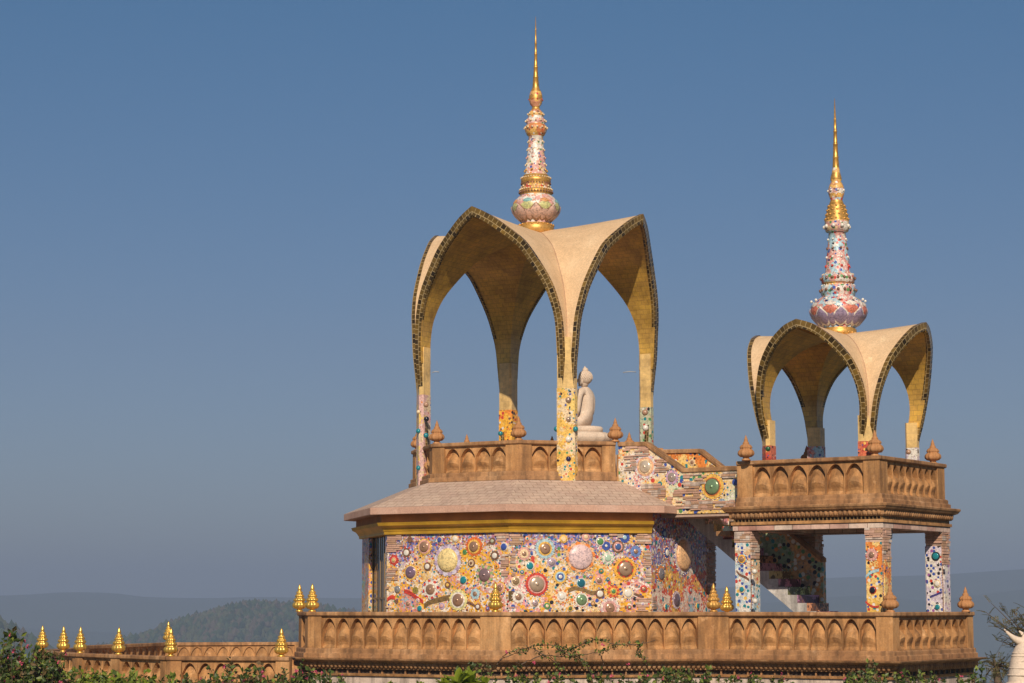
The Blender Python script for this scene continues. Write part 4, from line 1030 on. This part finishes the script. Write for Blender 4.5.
# front corner of the pavilion terrace, seen at px 889
dm = Vector((math.cos(R(31)), -math.sin(R(31)), 0))
tt = None
k_ = (889-512)/F
L = (k_*C2.y-C2.x)/(dm.x-k_*dm.y); C3 = C2+dm*L
bk = Vector((math.sin(R(33)), math.cos(R(33)), 0)); k_ = (969-512)/F
Mlen = (k_*C3.y-C3.x)/(bk.x-k_*bk.y); C4 = C3+bk*Mlen
bw = Vector((-math.sin(R(16)), math.cos(R(16)), 0)); k_ = (301-512)/F
Lb = (k_*C0.y-C0.x)/(bw.x-k_*bw.y); Cm = C0+bw*Lb
ZT = zat(611.9, 44.8)
TW = Frame(0, 44, 0, 0)
loc2 = lambda p: Vector((p.x-TW.loc.x, p.y-TW.loc.y))
tp = [loc2(p) for p in (Cm, C0, C1, C2, C3, C4)]
back = loc2(C4-dm*5.0)
balustrade('terrace_balustrade', 'long carved sandstone balustrade along the front edge of the main terrace', TW, tp, ZT, {1: 11, 2: 11, 3: 9, 4: 9}, {0: 'gold', 1: 'gold', 2: 'gold', 3: 'bronze', 4: 'stone', 5: 'stone'}, arm=.34, fsh={5: (-.20, -.28)}, hgt=ZT-zat(659.2,44.8))
zc = lambda y: zat(y, 44.7)
terr = tag(empty('main_terrace', TW), 'raised stone terrace with beaded cornice carrying the hall and pavilion', 'terrace')
backp = [loc2(C4), loc2(C4)+Vector((-3, 2.2)), Vector((3.0, 12.2)), Vector((-3.5, 12.2)), loc2(Cm)]
mb = MB(); mb.sweep(tp, [(-.5,zc(670.5)), (.03,zc(670.5)), (.04,zc(668)), (.10,zc(666)), (.10,zc(664)), (.16,zc(662)), (.28,zc(661)), (.30,zc(659.2)-.001), (-.5,zc(659.2)-.001)])
cn = mb.build('cornice', M['sand_dark'], terr, bevel=.005)
eg = MB(); egg_row(eg, tp, zc(666), .058, .085, .105); eg.build('carved_beads', M['sand_dark'], cn)
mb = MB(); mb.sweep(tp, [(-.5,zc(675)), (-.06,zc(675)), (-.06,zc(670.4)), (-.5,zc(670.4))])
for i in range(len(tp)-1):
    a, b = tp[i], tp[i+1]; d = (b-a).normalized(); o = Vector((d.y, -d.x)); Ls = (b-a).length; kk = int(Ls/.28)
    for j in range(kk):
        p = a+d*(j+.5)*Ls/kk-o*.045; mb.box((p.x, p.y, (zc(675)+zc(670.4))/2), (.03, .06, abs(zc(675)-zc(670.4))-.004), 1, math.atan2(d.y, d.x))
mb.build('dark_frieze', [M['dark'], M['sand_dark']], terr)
mb = MB(); mb.sweep(tp, [(-.5,zc(677.5)), (.0,zc(677.5)), (.02,zc(675)+.002), (-.5,zc(675)+.002)]); mb.build('ledge', M['sand'], terr, bevel=.006)
mb = MB(); mb.sweep(tp, [(-.5,-6.0), (-.05,-6.0), (-.05,zc(677.5)-.002), (-.5,zc(677.5)-.002)]); bwl = mb.build('base_wall', M['cream_stone'], terr)
poly = tp+backp[1:-1]
mb = MB(); n = len(poly)
mb.add([(p.x, p.y, ZF-.002) for p in poly]+[(p.x, p.y, -6.0) for p in poly], [tuple(range(n))]+[(i, (i+1) % n, n+(i+1) % n, n+i) for i in range(5, n)])
mb.build('paving', M['floor'], terr)
# loose finial standing behind the terrace rail
W = at(727, 612, 46.5)
gf = tag(finial_mesh('gold').build('gilded_finial', M['gold']), 'gilded bud finial standing alone behind the terrace rail, left of the first pavilion pillar', 'finial'); gf.location = (W.x, W.y, ZT-.05); gf.scale = (.95,.95,.95)
mb = MB(); mb.box((0,0,(ZF+.02-ZT+.05)/2+0), (.26,.26,ZT-.05-ZF-.02)); pd = mb.build('pedestal', M['sand'], gf)
dr = MB(); 
W = C3

# ------------------------------------------------------------------ LOW TERRACE at left
LT = Frame(0, 0, 0, 0)
ZL = zat(656.4, 46.0)
lw = [(-11.3,56.0), (-11.35,52.5), (-9.8,49.3), (-7.22,46.0), (-4.62,45.55)]
lw = [Vector(p) for p in lw]
low = balustrade('low_terrace_balustrade', 'lower sandstone balustrade with gilded finials at left, near side of the sunken terrace', LT, lw, ZL, {2: 8, 3: 6}, {1: 'gold', 2: 'gold', 3: 'gold'}, arm=.30)
rail_posts = [(at(112, 655, 47.6)), at(60.5, 654, 50.6)]
for P_, src in ((Vector((-8.74, 47.75)), 0), (Vector((-10.55, 50.55)), 1)):
    a, b = (lw[2], lw[3]) if src == 0 else (lw[1], lw[2]); d = (b-a).normalized(); t = (P_-a).dot(d); c = a+d*t
    mb = MB(); mb.sweep([c-d*.2, c+d*.2], [(-.16,ZL-.77), (.02,ZL-.77), (.02,ZL-.08), (-.16,ZL-.08)]); po = mb.build('post', M['sand'], low, bevel=.01); o = Vector((d.y, -d.x))
    finial('gold', po, (c.x-o.x*.07, c.y-o.y*.07, ZL-.004))
c = lw[4]; d = (lw[4]-lw[3]).normalized(); finial('gold', [ch for ch in low.children if ch.name.startswith('post')][4], (at(281,655,45.6).x, at(281,655,45.6).y+.05, ZL-.004))
fw = [Vector((-6.0, 63.2)), Vector((-9.83, 62.3)), Vector((-11.3, 56.9))]
far = balustrade('far_low_balustrade', 'sandstone balustrade closing the far side of the sunken terrace at left', LT, fw, zat(642.2, 62.5), {}, {1: 'gold'}, arm=.30, inner=True)
lt = tag(empty('low_terrace', LT), 'sunken side terrace of sandstone to the left of the main terrace', 'terrace')
zl0 = ZL-.955
lpoly = lw+[Vector((-4.4, 47.0)), Vector((-4.9, 52)), fw[0]]+fw[1:]
mb = MB(); n = len(lpoly); mb.add([(p.x, p.y, zl0+.04) for p in lpoly], [tuple(range(n))]); mb.build('paving', M['floor'], lt)
mb = MB(); mb.sweep(lw, [(-.3,-6), (.0,-6), (.0,zl0-.16), (.06,zl0-.14), (.14,zl0-.04), (.16,zl0-.001), (-.3,zl0-.001)]); mb.sweep(fw, [(-.3,-6), (.05,-6), (.12,zl0-.001), (-.3,zl0-.001)]); mb.build('base_wall', M['sand_pink'], lt)

# ------------------------------------------------------------------ GROUND, HILLS
M['ground'] = stone('dry_grass_ground', (.07,.08,.03), (.10,.10,.045), (.16,.13,.07), streak=False)
mf = stone('wooded_slope', (.035,.055,.02), (.05,.07,.028), (.08,.085,.04), streak=False)
mb = MB(); rr = [0,20,40,60,90,120,160,220,300,420,600,850,1200,1700,2400,3300,4400,5600,7000,8300]; SG = 72; V = []; Fc = []
def gz(r, a): 
    t = min(1, max(0, (r-85)/800)); t = t*t*(3-2*t)
    return -4.6-150*t+mnoise.noise(Vector((r*.004*math.cos(a), r*.004*math.sin(a), 3)))*(10 if r > 200 else 0)
for r in rr:
    for i in range(SG): a = 2*math.pi*i/SG; V.append((r*math.cos(a), 45+r*math.sin(a), gz(r, a)))
for j in range(len(rr)-1):
    for i in range(SG): Fc.append((j*SG+i, j*SG+(i+1) % SG, (j+1)*SG+(i+1) % SG, (j+1)*SG+i))
mb.add(V, Fc, 0, True); tag(mb.build('ground', M['ground'], recalc=False), 'dry grassy ground falling away to the valley', None, kind='structure')

def ridge(name, label, Y, prof, depth, base, mat, nz=(4, 9)):
    """prof: [(px, py)] skyline"""
    mb = MB(); pts = interp(prof, 120); V = []; Fc = []; J = 8
    for (px, py) in pts:
        d = ray(px, py); top = d*(Y/d.y)
        for j in range(-J, J+1):
            t = j/J; f = (1-t*t)**1.2; z = base+(top.z-base)*f
            z += mnoise.noise(Vector((top.x*.004, j*.9, Y*.01)))*nz[1]*(1-f)*f*4
            V.append((top.x*(1+t*depth/Y), Y+t*depth, z))
    w = 2*J+1
    for i in range(len(pts)-1):
        for j in range(w-1): Fc.append((i*w+j, (i+1)*w+j, (i+1)*w+j+1, i*w+j+1))
    mb.add(V, Fc, 0, True); o = mb.build(name, mat); tag(o, label, kind='structure'); return o, pts
ridge('far_hills', 'faint blue hills on the horizon', 4600, [(-1500,600),(-600,598),(-200,597),(0,595.5),(60,592.5),(110,593),(150,597),(210,598),(260,597),(330,598),(420,598),(560,596),(700,590),(760,583),(800,580),(850,577),(900,576),(950,574),(1010,570),(1100,566),(1300,570),(1700,585),(2400,600)], 900, -165, mf)
ridge('mid_hills', 'hazy lower hills in front of the horizon', 3600, [(-1500,640),(-500,632),(-100,625),(0,627),(100,632),(200,630),(330,612),(420,606),(600,612),(720,607),(800,600),(860,596),(930,600),(1000,592),(1100,586),(1400,600),(2000,640)], 600, -165, mf)
wprof = [(x_, y_+4) for x_, y_ in [(-80,800),(0,720),(60,662),(100,648),(128,639),(150,633),(165,626),(190,619),(205,615),(225,609),(245,605),(262,604),(285,605),(310,607),(345,612),(390,622),(450,640),(520,665),(600,720),(700,800)]]
wh, wpts = ridge('wooded_hill', 'darker wooded hill behind the low terrace', 1800, wprof, 160, -140, mf)
lprof = [(x_, y_+5) for x_, y_ in [(-900,800),(-600,690),(-420,610),(-260,590),(-180,598),(-100,606),(-40,615),(0,623),(20,632),(40,645),(60,660),(90,700),(130,760)]]
lh, lpts = ridge('left_hill', 'small wooded hill at the left edge', 1500, lprof, 140, -140, mf)
# tree crowns of the wooded hill: one mass
mg = [plain('canopy_%d' % i, c, .9, 0, .3, .3) for i, c in enumerate([(.015,.035,.01), (.03,.055,.018), (.06,.07,.025), (.075,.06,.035)])]
ico = bmesh.new(); bmesh.ops.create_icosphere(ico, subdivisions=1, radius=1); IV = [v.co.copy() for v in ico.verts]; IF = [tuple(v.index for v in f.verts) for f in ico.faces]; ico.free()
def crowns(name, label, Y, prof, depth, base, n, seed):
    rnd = random.Random(seed); mb = MB(); pts = interp(prof, 200)
    for _ in range(n):
        px, py = pts[rnd.randrange(len(pts))]; px += rnd.uniform(-2, 2); d = ray(px, py); top = d*(Y/d.y)
        t = -abs(rnd.uniform(-.05, .62)) if rnd.random() < .8 else rnd.uniform(-.03, .05)
        f = (1-t*t)**1.2; z = base+(top.z-base)*f
        r = rnd.uniform(1.6, 3.9); hs = rnd.uniform(.9, 2.0)
        c = Vector((top.x*(1+t*depth/Y), Y+t*depth, z+r*.3))
        mb.add([c+Vector((v.x*r*rnd.uniform(.7, 1.25), v.y*r*rnd.uniform(.7, 1.25), v.z*r*hs*rnd.uniform(.75, 1.25))) for v in IV], IF, rnd.randrange(4), False)
    tag(mb.build(name, mg, recalc=False), label, 'woodland', kind='stuff')
crowns('woodland', 'dense woodland covering the hill behind the low terrace', 1800, wprof, 160, -140, 3400, 11)
crowns('far_woodland', 'dense woodland on the small hill at the left edge', 1500, lprof, 140, -140, 1500, 12)

# ------------------------------------------------------------------ PLANTS
def leafmat(name, c, tr=.25):
    m, nt, b = new_mat(name); co = coords(nt); n = noise_tex(nt, co, 5, 3)
    cc = mix(nt, 1.0, c, ramp(nt, n, [(.3, (.65, .7, .6)), (.7, (1.3, 1.2, 1.1))]), 'MULTIPLY'); nt.links.new(cc, b.inputs['Base Color'])
    b.inputs['Roughness'].default_value = .5
    t = nt.nodes.new('ShaderNodeBsdfTranslucent'); nt.links.new(cc, t.inputs['Color'])
    ms = nt.nodes.new('ShaderNodeMixShader'); ms.inputs[0].default_value = tr
    nt.links.new(b.outputs[0], ms.inputs[1]); nt.links.new(t.outputs[0], ms.inputs[2]); nt.links.new(ms.outputs[0], nt.nodes['Material Output'].inputs[0])
    return m
LG = [leafmat('leaf_dark', (.05,.085,.02)), leafmat('leaf_mid', (.09,.135,.03)), leafmat('leaf_brown', (.15,.10,.045)), leafmat('leaf_light', (.20,.26,.045))]
LB = leafmat('leaf_bright', (.26,.34,.03), .4)
BR = plain('bark', (.11,.075,.05), .9)
FL = leafmat('bract_pink', (.60,.10,.20), .3); FO = leafmat('bract_orange', (.65,.22,.08), .3)
LT2 = [leafmat('feather_olive', (.15,.14,.06)), leafmat('feather_brown', (.22,.15,.08)), leafmat('feather_green', (.09,.12,.05))]
def leaf(mb, p, d, up, ln, wd, mi):
    d = d.normalized(); s_ = d.cross(up); s_ = s_.normalized() if s_.length > 1e-4 else Vector((1, 0, 0)); n = s_.cross(d)
    V = [p, p+d*ln*.45+s_*wd/2+n*ln*.06, p+d*ln, p+d*ln*.45-s_*wd/2+n*ln*.06, p+d*ln*.5-n*ln*.04]
    mb.add(V, [(0,1,4), (1,2,4), (2,3,4), (3,0,4)], mi, False)
def rdir(rnd): 
    z = rnd.uniform(-1, 1); a = rnd.uniform(0, 2*math.pi); q = math.sqrt(1-z*z); return Vector((q*math.cos(a), q*math.sin(a), z))
def shrub(name, label, tips, Y, base_px, seed, leafl=.055, dens=26, flowers=0, spread=.10, mats=None, frac=.5, cat='shrub', dY=.6, fl_m=None, droop=0.0, rstem=.012):
    rnd = random.Random(seed); root = tag(empty(name, loc=(at(base_px, 700, Y).x, Y, -4.6)), label, cat); org = root.location.copy()
    st_, lv, fl = MB(), MB(), MB()
    for (px, py) in tips:
        yy = Y+rnd.uniform(-dY, dY); tip = at(px, py, yy)
        b0 = Vector((at(base_px+rnd.uniform(-14, 14), 700, Y).x*.5+tip.x*.5, yy+rnd.uniform(-.2, .2), -4.6)); mid = (b0+tip)/2+Vector((rnd.uniform(-.25, .25), rnd.uniform(-.2, .2), .25+droop))
        P = []
        for i in range(15):
            t = i/14; P.append(b0*(1-t)**2+mid*2*t*(1-t)+tip*t*t)
        P = [p+rdir(rnd)*.02 for p in P]
        st_.tube([p-org for p in P], rstem, .003, 5)
        n = int(dens*1.7)
        for i in range(n):
            t = 1-frac*rnd.random()**1.2; k = min(13, int(t*14)); p = P[k].lerp(P[k+1], t*14-k) if k < 14 else P[-1]
            q = p+rdir(rnd)*spread*rnd.random()*(1.25-t*.7)
            d = (rdir(rnd)+Vector((0, 0, .3))); ln = leafl*rnd.uniform(.6, 1.3)
            leaf(lv, q-org, d, rdir(rnd), ln*1.6, ln*1.1, rnd.choice((0, 0, 1, 1, 2, 3)))
        for _ in range(flowers if rnd.random() < .6 else 0):
            p = P[-1-rnd.randrange(3)]+rdir(rnd)*spread*.8
            for q in range(7): leaf(fl, p-org, rdir(rnd), rdir(rnd), leafl*.8, leafl*.65, rnd.choice((0, 0, 1)))
    if name == 'bougainvillea': root['group'] = 'bougainvillea bushes along the foot of the terraces'
    st_.build('stems', BR, root); lv.build('leaves', mats or LG, root, recalc=False)
    if fl.v: fl.build('flowers', [fl_m or FL, FL], root, recalc=False)
    return root
def scat(rnd, x0, x1, y0, y1, n): return [(rnd.uniform(x0, x1), rnd.uniform(y0, y1)) for _ in range(n)]
rnd = random.Random(5)
tips = [(4,640),(2,652),(12,636),(13,629),(20,638),(8,633),(28,660),(34,652),(40,650),(33,645),(47,656),(52,662),(57,668),(44,668),(38,662),(22,655),(15,660),(10,668),(25,672),(50,674),(60,655),(62,664)]+scat(rnd, 0, 62, 652, 684, 62)
shrub('bougainvillea', 'large bougainvillea bush with pink flowers at the left edge of the view', tips, 36, 30, 21, .062, 30, 2, .13, frac=.30)
tips = scat(rnd, 62, 175, 672, 684, 60)+[(72,668),(80,670),(95,671),(104,672),(115,674)]
shrub('leafy_hedge', 'bright green leafy hedge in front of the low terrace wall', tips, 37, 115, 22, .06, 24, 0, .10, mats=[LG[1], LG[3], LG[3], LB], frac=.2)
tips = scat(rnd, 180, 345, 675, 684, 55)+[(228,667),(232,662),(236,666),(243,670),(250,668),(262,662),(255,668),(215,671),(209,668),(284,669),(302,662),(310,668),(296,672),(330,672)]
shrub('bougainvillea', 'low bougainvillea with a few pink flowers below the corner of the main terrace', tips, 37.5, 250, 23, .058, 22, 1, .09, frac=.2)
def vine(name, label, paths, Y, seed):
    rnd = random.Random(seed); root = tag(empty(name, loc=(at(575, 690, Y).x, Y, -4.6)), label, 'creeper'); org = root.location.copy(); st_, lv, fl = MB(), MB(), MB()
    for path in paths:
        P = [at(px+rnd.uniform(-.5, .5), py+rnd.uniform(-.8, .8), Y+rnd.uniform(-.12, .12)) for px, py in interp(path, 6*(len(path)-1))]
        st_.tube([p-org for p in P], .012, .005, 5)
        L = sum((P[i+1]-P[i]).length for i in range(len(P)-1)); n = int(L*34)
        for _ in range(n):
            t = rnd.random()*(len(P)-1.001); k = int(t); p = P[k].lerp(P[k+1], t-k)+rdir(rnd)*.035
            if mnoise.noise(p*2.3) < -.12: continue
            ln = rnd.uniform(.05, .10); leaf(lv, p-org, rdir(rnd)+Vector((.2, 0, .1)), rdir(rnd), ln, ln*.55, rnd.choice((0, 1, 1, 2, 3)))
    for (px, py) in ((507,652),(534,663),(628,664),(612,676),(603,645)):
        p = at(px, py, Y-.1)
        for q in range(7): leaf(fl, p-org, rdir(rnd), rdir(rnd), .05, .045, 0)
    st_.build('stems', BR, root); lv.build('leaves', LG, root, recalc=False); fl.build('flowers', FL, root, recalc=False)
vine('trailing_creeper', 'thin trailing creeper reaching over the middle of the terrace balustrade',
     [[(497,664),(505,655),(520,649),(545,645),(565,648),(575,648)], [(560,650),(575,648),(590,641),(600,640),(622,645),(640,644),(657,640)], [(515,668),(530,660),(548,655),(565,657),(590,654),(606,650),(618,646)],
      [(532,648),(545,656),(556,663),(568,676),(572,690)], [(600,653),(603,665),(598,678),(600,692)], [(575,656),(585,662),(590,672),(592,690)], [(500,660),(515,653),(527,652)], [(640,650),(641,657),(646,662),(650,680)],
      [(640,645),(637,652),(642,658)], [(555,645),(562,652),(574,657),(590,668)], [(540,690),(536,676),(528,668),(516,662)]], 42.6, 24)
tips = scat(rnd, 500, 735, 674, 684, 52)+scat(rnd, 655, 730, 667, 676, 16)+[(465,668),(470,662),(478,664),(485,661),(455,670),(508,668)]
shrub('bougainvillea', 'bougainvillea bush with scattered pink flowers below the centre of the terrace', tips, 41, 620, 25, .055, 20, 1, .09, frac=.18)
tips = scat(rnd, 845, 905, 671, 683, 22)+scat(rnd, 900, 985, 674, 684, 20)+[(868,662),(875,664),(982,665),(976,668)]
shrub('bougainvillea', 'bougainvillea bush with pink flowers below the pavilion corner of the terrace', tips, 40.5, 905, 26, .055, 20, 1, .08, frac=.16)
tips = scat(rnd, 730, 800, 676, 684, 16)
shrub('bougainvillea', 'small clump of bougainvillea below the pavilion steps side of the terrace', tips, 40.5, 765, 27, .05, 16, 1, .07, frac=.12)
tips = [(4,669),(14,676),(12,683),(0,680),(22,682)]
# broad-leaved plant
def broad(name, label, centres, Y, seed):
    rnd = random.Random(seed); root = tag(empty(name, loc=(at(centres[0][0], 690, Y).x, Y, -4.6)), label, 'plant'); org = root.location.copy(); lv, st_ = MB(), MB()
    for (px, py, rpx) in centres:
        c = at(px, py+rpx*.30, Y+rnd.uniform(-.2, .2)); st_.tube([Vector((c.x, c.y, -4.6))-org, c-org], .03, .015)
        for i in range(22):
            a = rnd.uniform(0, 2*math.pi); e = rnd.uniform(.2, 1.5); d = Vector((math.cos(a)*math.cos(e), math.sin(a)*math.cos(e), math.sin(e))); ln = rpx*Y/F*rnd.uniform(.8, 1.25)
            sd = d.cross(Vector((0, 0, 1))).normalized(); n = sd.cross(d); V = []; Fc = []
            for j in range(7):
                t = j/6; w = ln*.17*math.sin(math.pi*min(1, t*.93+.07))**.8; p = c+d*ln*t-Vector((0, 0, 1))*ln*.22*t*t
                V += [p-sd*w+n*w*.35-org, p-org, p+sd*w+n*w*.35-org]
            for j in range(6): Fc += [(3*j,3*j+1,3*j+4,3*j+3), (3*j+1,3*j+2,3*j+5,3*j+4)]
            lv.add(V, Fc, 0, True)
    st_.build('stems', BR, root); lv.build('leaves', LB, root, recalc=False)
broad('broad_leaved_plant', 'yellow-green broad-leaved plant poking up below the hall', [(458,680,19),(470,679,18),(446,684,16),(484,684,14),(420,687,12),(388,687,12),(464,683,18)], 35, 31)
# feathery tree at right
def feather_tree(name, label, Y, tx, tips, seed):
    rnd = random.Random(seed); tb = at(tx, 690, Y); root = tag(empty(name, loc=(tb.x, Y, -4.6)), label, 'tree'); org = root.location.copy(); tr, cr, br_ = MB(), MB(), MB()
    fork = at(tx-4, 668, Y); tr.tube([Vector((0, 0, 0)), (Vector((tb.x+.1, Y, -2.6))-org), fork-org], .13, .07, 8)
    for (px, py) in tips:
        tip = at(px, py, Y+rnd.uniform(-.7, .7)); mid = fork.lerp(tip, .5)+Vector((0, 0, .12)); P = [fork*(1-t)**2+mid*2*t*(1-t)+tip*t*t for t in [i/9 for i in range(10)]]
        br_.tube([p-org for p in P], .022, .004, 5)
        for i in range(10):
            t = 1-.55*rnd.random(); k = min(8, int(t*9)); p = P[k].lerp(P[k+1], t*9-k); d = rdir(rnd)+(tip-fork).normalized()*.8; ln = rnd.uniform(.12, .26); d.normalize()
            for j in range(11):
                q = p+d*ln*(j+1)/11-Vector((0, 0, 1))*.03*(j/11)**2; s_ = d.cross(Vector((0, 0, 1))).normalized()
                for sg in (-1, 1): leaf(cr, q-org, s_*sg+d*.5, rdir(rnd), .042, .014, rnd.choice((0, 1, 2, 0)))
    tr.build('trunk', BR, root); br_.build('branches', BR, root); cr.build('crown', LT2, root, recalc=False)
tips = [(984,611),(991,603),(999,606),(988,621),(996,622),(1005,625),(1012,610),(1020,614),(1025,608),(1015,622),(1022,628),(1000,634),(996,640),(1008,642),(1030,618),(1035,630),(1028,640),(1045,612),(1050,630),(1040,600),(1060,620),(1018,618),(1024,622),(1012,630)]
feather_tree('feathery_tree', 'feathery olive-brown tree at the right edge, behind the pale animal statue', 41, 1052, tips, 41)
tips = [(985,662),(992,658),(999,664),(990,670),(1004,668),(996,676),(985,678),(1010,664),(1008,676),(1015,670),(1000,682)]
feather_tree('feathery_sapling', 'feathery green sapling beneath the right end of the terrace cornice', 41.5, 1000, tips, 42)

# ------------------------------------------------------------------ animal statue, right edge
aY = 33; ak = aY/F
A0 = at(1024, 683, aY); ast = tag(empty('animal_statue', loc=(A0.x, aY, -4.6)), 'pale stone horned animal statue at the right edge', 'statue')
def ap(px, py, dy=0): p = at(px, py, aY+dy); return (p.x-A0.x, p.y-aY, p.z+4.6)
pts_ = [ap(1032,760), ap(1029,720), ap(1025,695), ap(1023,675), ap(1022,660), ap(1024,648), ap(1032,641), ap(1042,645), ap(1049,651)]
zl = pts_[0][2]
vv = [(pts_[0][0]+.25, 0, zl*.62)]+pts_+[(pts_[0][0]+.95, .1, zl*.60), (pts_[0][0]-.02, -.16, zl*.33), (pts_[0][0]-.02, -.16, .05), (pts_[0][0]-.02, .2, zl*.33), (pts_[0][0]-.02, .2, .05), (pts_[0][0]+1.0, -.16, zl*.3), (pts_[0][0]+1.05, -.16, .05), (pts_[0][0]+1.0, .25, zl*.3), (pts_[0][0]+1.05, .25, .05)]
ee = [(0,1)]+[(i, i+1) for i in range(1, 9)]+[(0,10), (0,11), (11,12), (0,13), (13,14), (10,15), (15,16), (10,17), (17,18)]
rd = [.36, .36, .32, .29, .25, .19, .16, .15, .11, .08, .34, .14, .10, .14, .10, .15, .10, .15, .10]
abody = skin_obj('body', vv, ee, rd, M['ivory'], ast)
hm = MB()
def crv(ps, r0, r1):
    q = interp([ap(*p) for p in ps], 12); hm.tube(q, r0, r1, 10)
crv([(1022,642,-.02),(1016,639.5,-.05),(1010,635,-.08),(1004,629,-.1)], .075, .008)
crv([(1022,643,-.02),(1024,639,-.02),(1023.5,635,-.03),(1019,631,-.04)], .07, .012)
hm.build('horns', M['ivory'], abody)
rg = MB()
for i, (x, y, r) in enumerate([(1023,653,.175),(1023,656,.19),(1023,661,.20),(1023.5,668,.235),(1024,675,.265),(1024.5,683,.295)]):
    c = Vector(ap(x, y)); rg.lathe([(r*.8,-.015),(r*.93,-.008),(r*.95,0),(r*.93,.008),(r*.8,.015)], 24, 0, c=c)
rg.build('neck_rings', M['ivory'], abody)
pb_ = MB(); pb_.box((pts_[0][0]+.5, .03, -.2), (1.9, .9, .5)); pb_.build('plinth', M['cream_stone'], ast, bevel=.02)

# ------------------------------------------------------------------ haze
mh = bpy.data.materials.new('air'); mh.use_nodes = True; nt = mh.node_tree
for n_ in list(nt.nodes):
    if n_.type != 'OUTPUT_MATERIAL': nt.nodes.remove(n_)
pv = nt.nodes.new('ShaderNodeVolumePrincipled'); pv.inputs['Color'].default_value = (.395, .50, .70, 1); pv.inputs['Density'].default_value = 3.8e-4; pv.inputs['Anisotropy'].default_value = 0.0
nt.links.new(pv.outputs[0], nt.nodes['Material Output'].inputs['Volume'])
hz = MB(); hz.box((0, 45, -10), (17000, 17000, 320)); tag(hz.build('haze', mh), 'thin haze hanging over the valley and hills', None, kind='stuff')

# ------------------------------------------------------------------ light, sky
SE, SA = 32.0, -91.0
sd = Vector((math.cos(R(SA))*math.cos(R(SE)), math.sin(R(SA))*math.cos(R(SE)), math.sin(R(SE))))
sun = bpy.data.lights.new('sun', 'SUN'); sun.energy = 4.9; sun.angle = R(.53); sun.color = (1.0, .85, .68)
so = bpy.data.objects.new('sun', sun); col.objects.link(so); so.rotation_euler = sd.to_track_quat('Z', 'Y').to_euler()
w = bpy.data.worlds.new('World'); sc.world = w; w.use_nodes = True; nt = w.node_tree
bg = nt.nodes['Background']; sky = nt.nodes.new('ShaderNodeTexSky'); sky.sky_type = 'NISHITA'; sky.sun_disc = False
sky.sun_elevation = R(SE); sky.sun_rotation = math.atan2(sd.x, sd.y); sky.altitude = 300; sky.air_density = 1.0; sky.dust_density = .6; sky.ozone_density = 3.5
tc = nt.nodes.new('ShaderNodeTexCoord'); sx_ = nt.nodes.new('ShaderNodeSeparateXYZ'); nt.links.new(tc.outputs['Generated'], sx_.inputs[0])
tint = ramp(nt, sx_.outputs[2], [(0, (.86, .88, 1.02)), (.05, (.84, .85, 1.0)), (.12, (.83, .845, .975)), (.28, (.66, .98, 1.13)), (.6, (.8, 1, 1.1))])
nt.links.new(mix(nt, 1.0, sky.outputs[0], tint, 'MULTIPLY'), bg.inputs[0]); bg.inputs[1].default_value = .052

# ------------------------------------------------------------------ camera
cam = bpy.data.cameras.new('camera'); cam.sensor_width = 36; cam.lens = F*36/1024; cam.clip_start = .5; cam.clip_end = 30000
co_ = bpy.data.objects.new('camera', cam); col.objects.link(co_); co_.rotation_euler = (math.pi/2+TH, 0, 0); co_.location = (0, 0, 0); sc.camera = co_
sc.view_settings.view_transform = 'Standard'; sc.view_settings.look = 'None'; sc.view_settings.exposure = 0; sc.view_settings.gamma = 1; sc.view_settings.use_curve_mapping = False
sc.cycles.volume_bounces = 1; sc.cycles.max_bounces = 8
sc.render.film_transparent = False
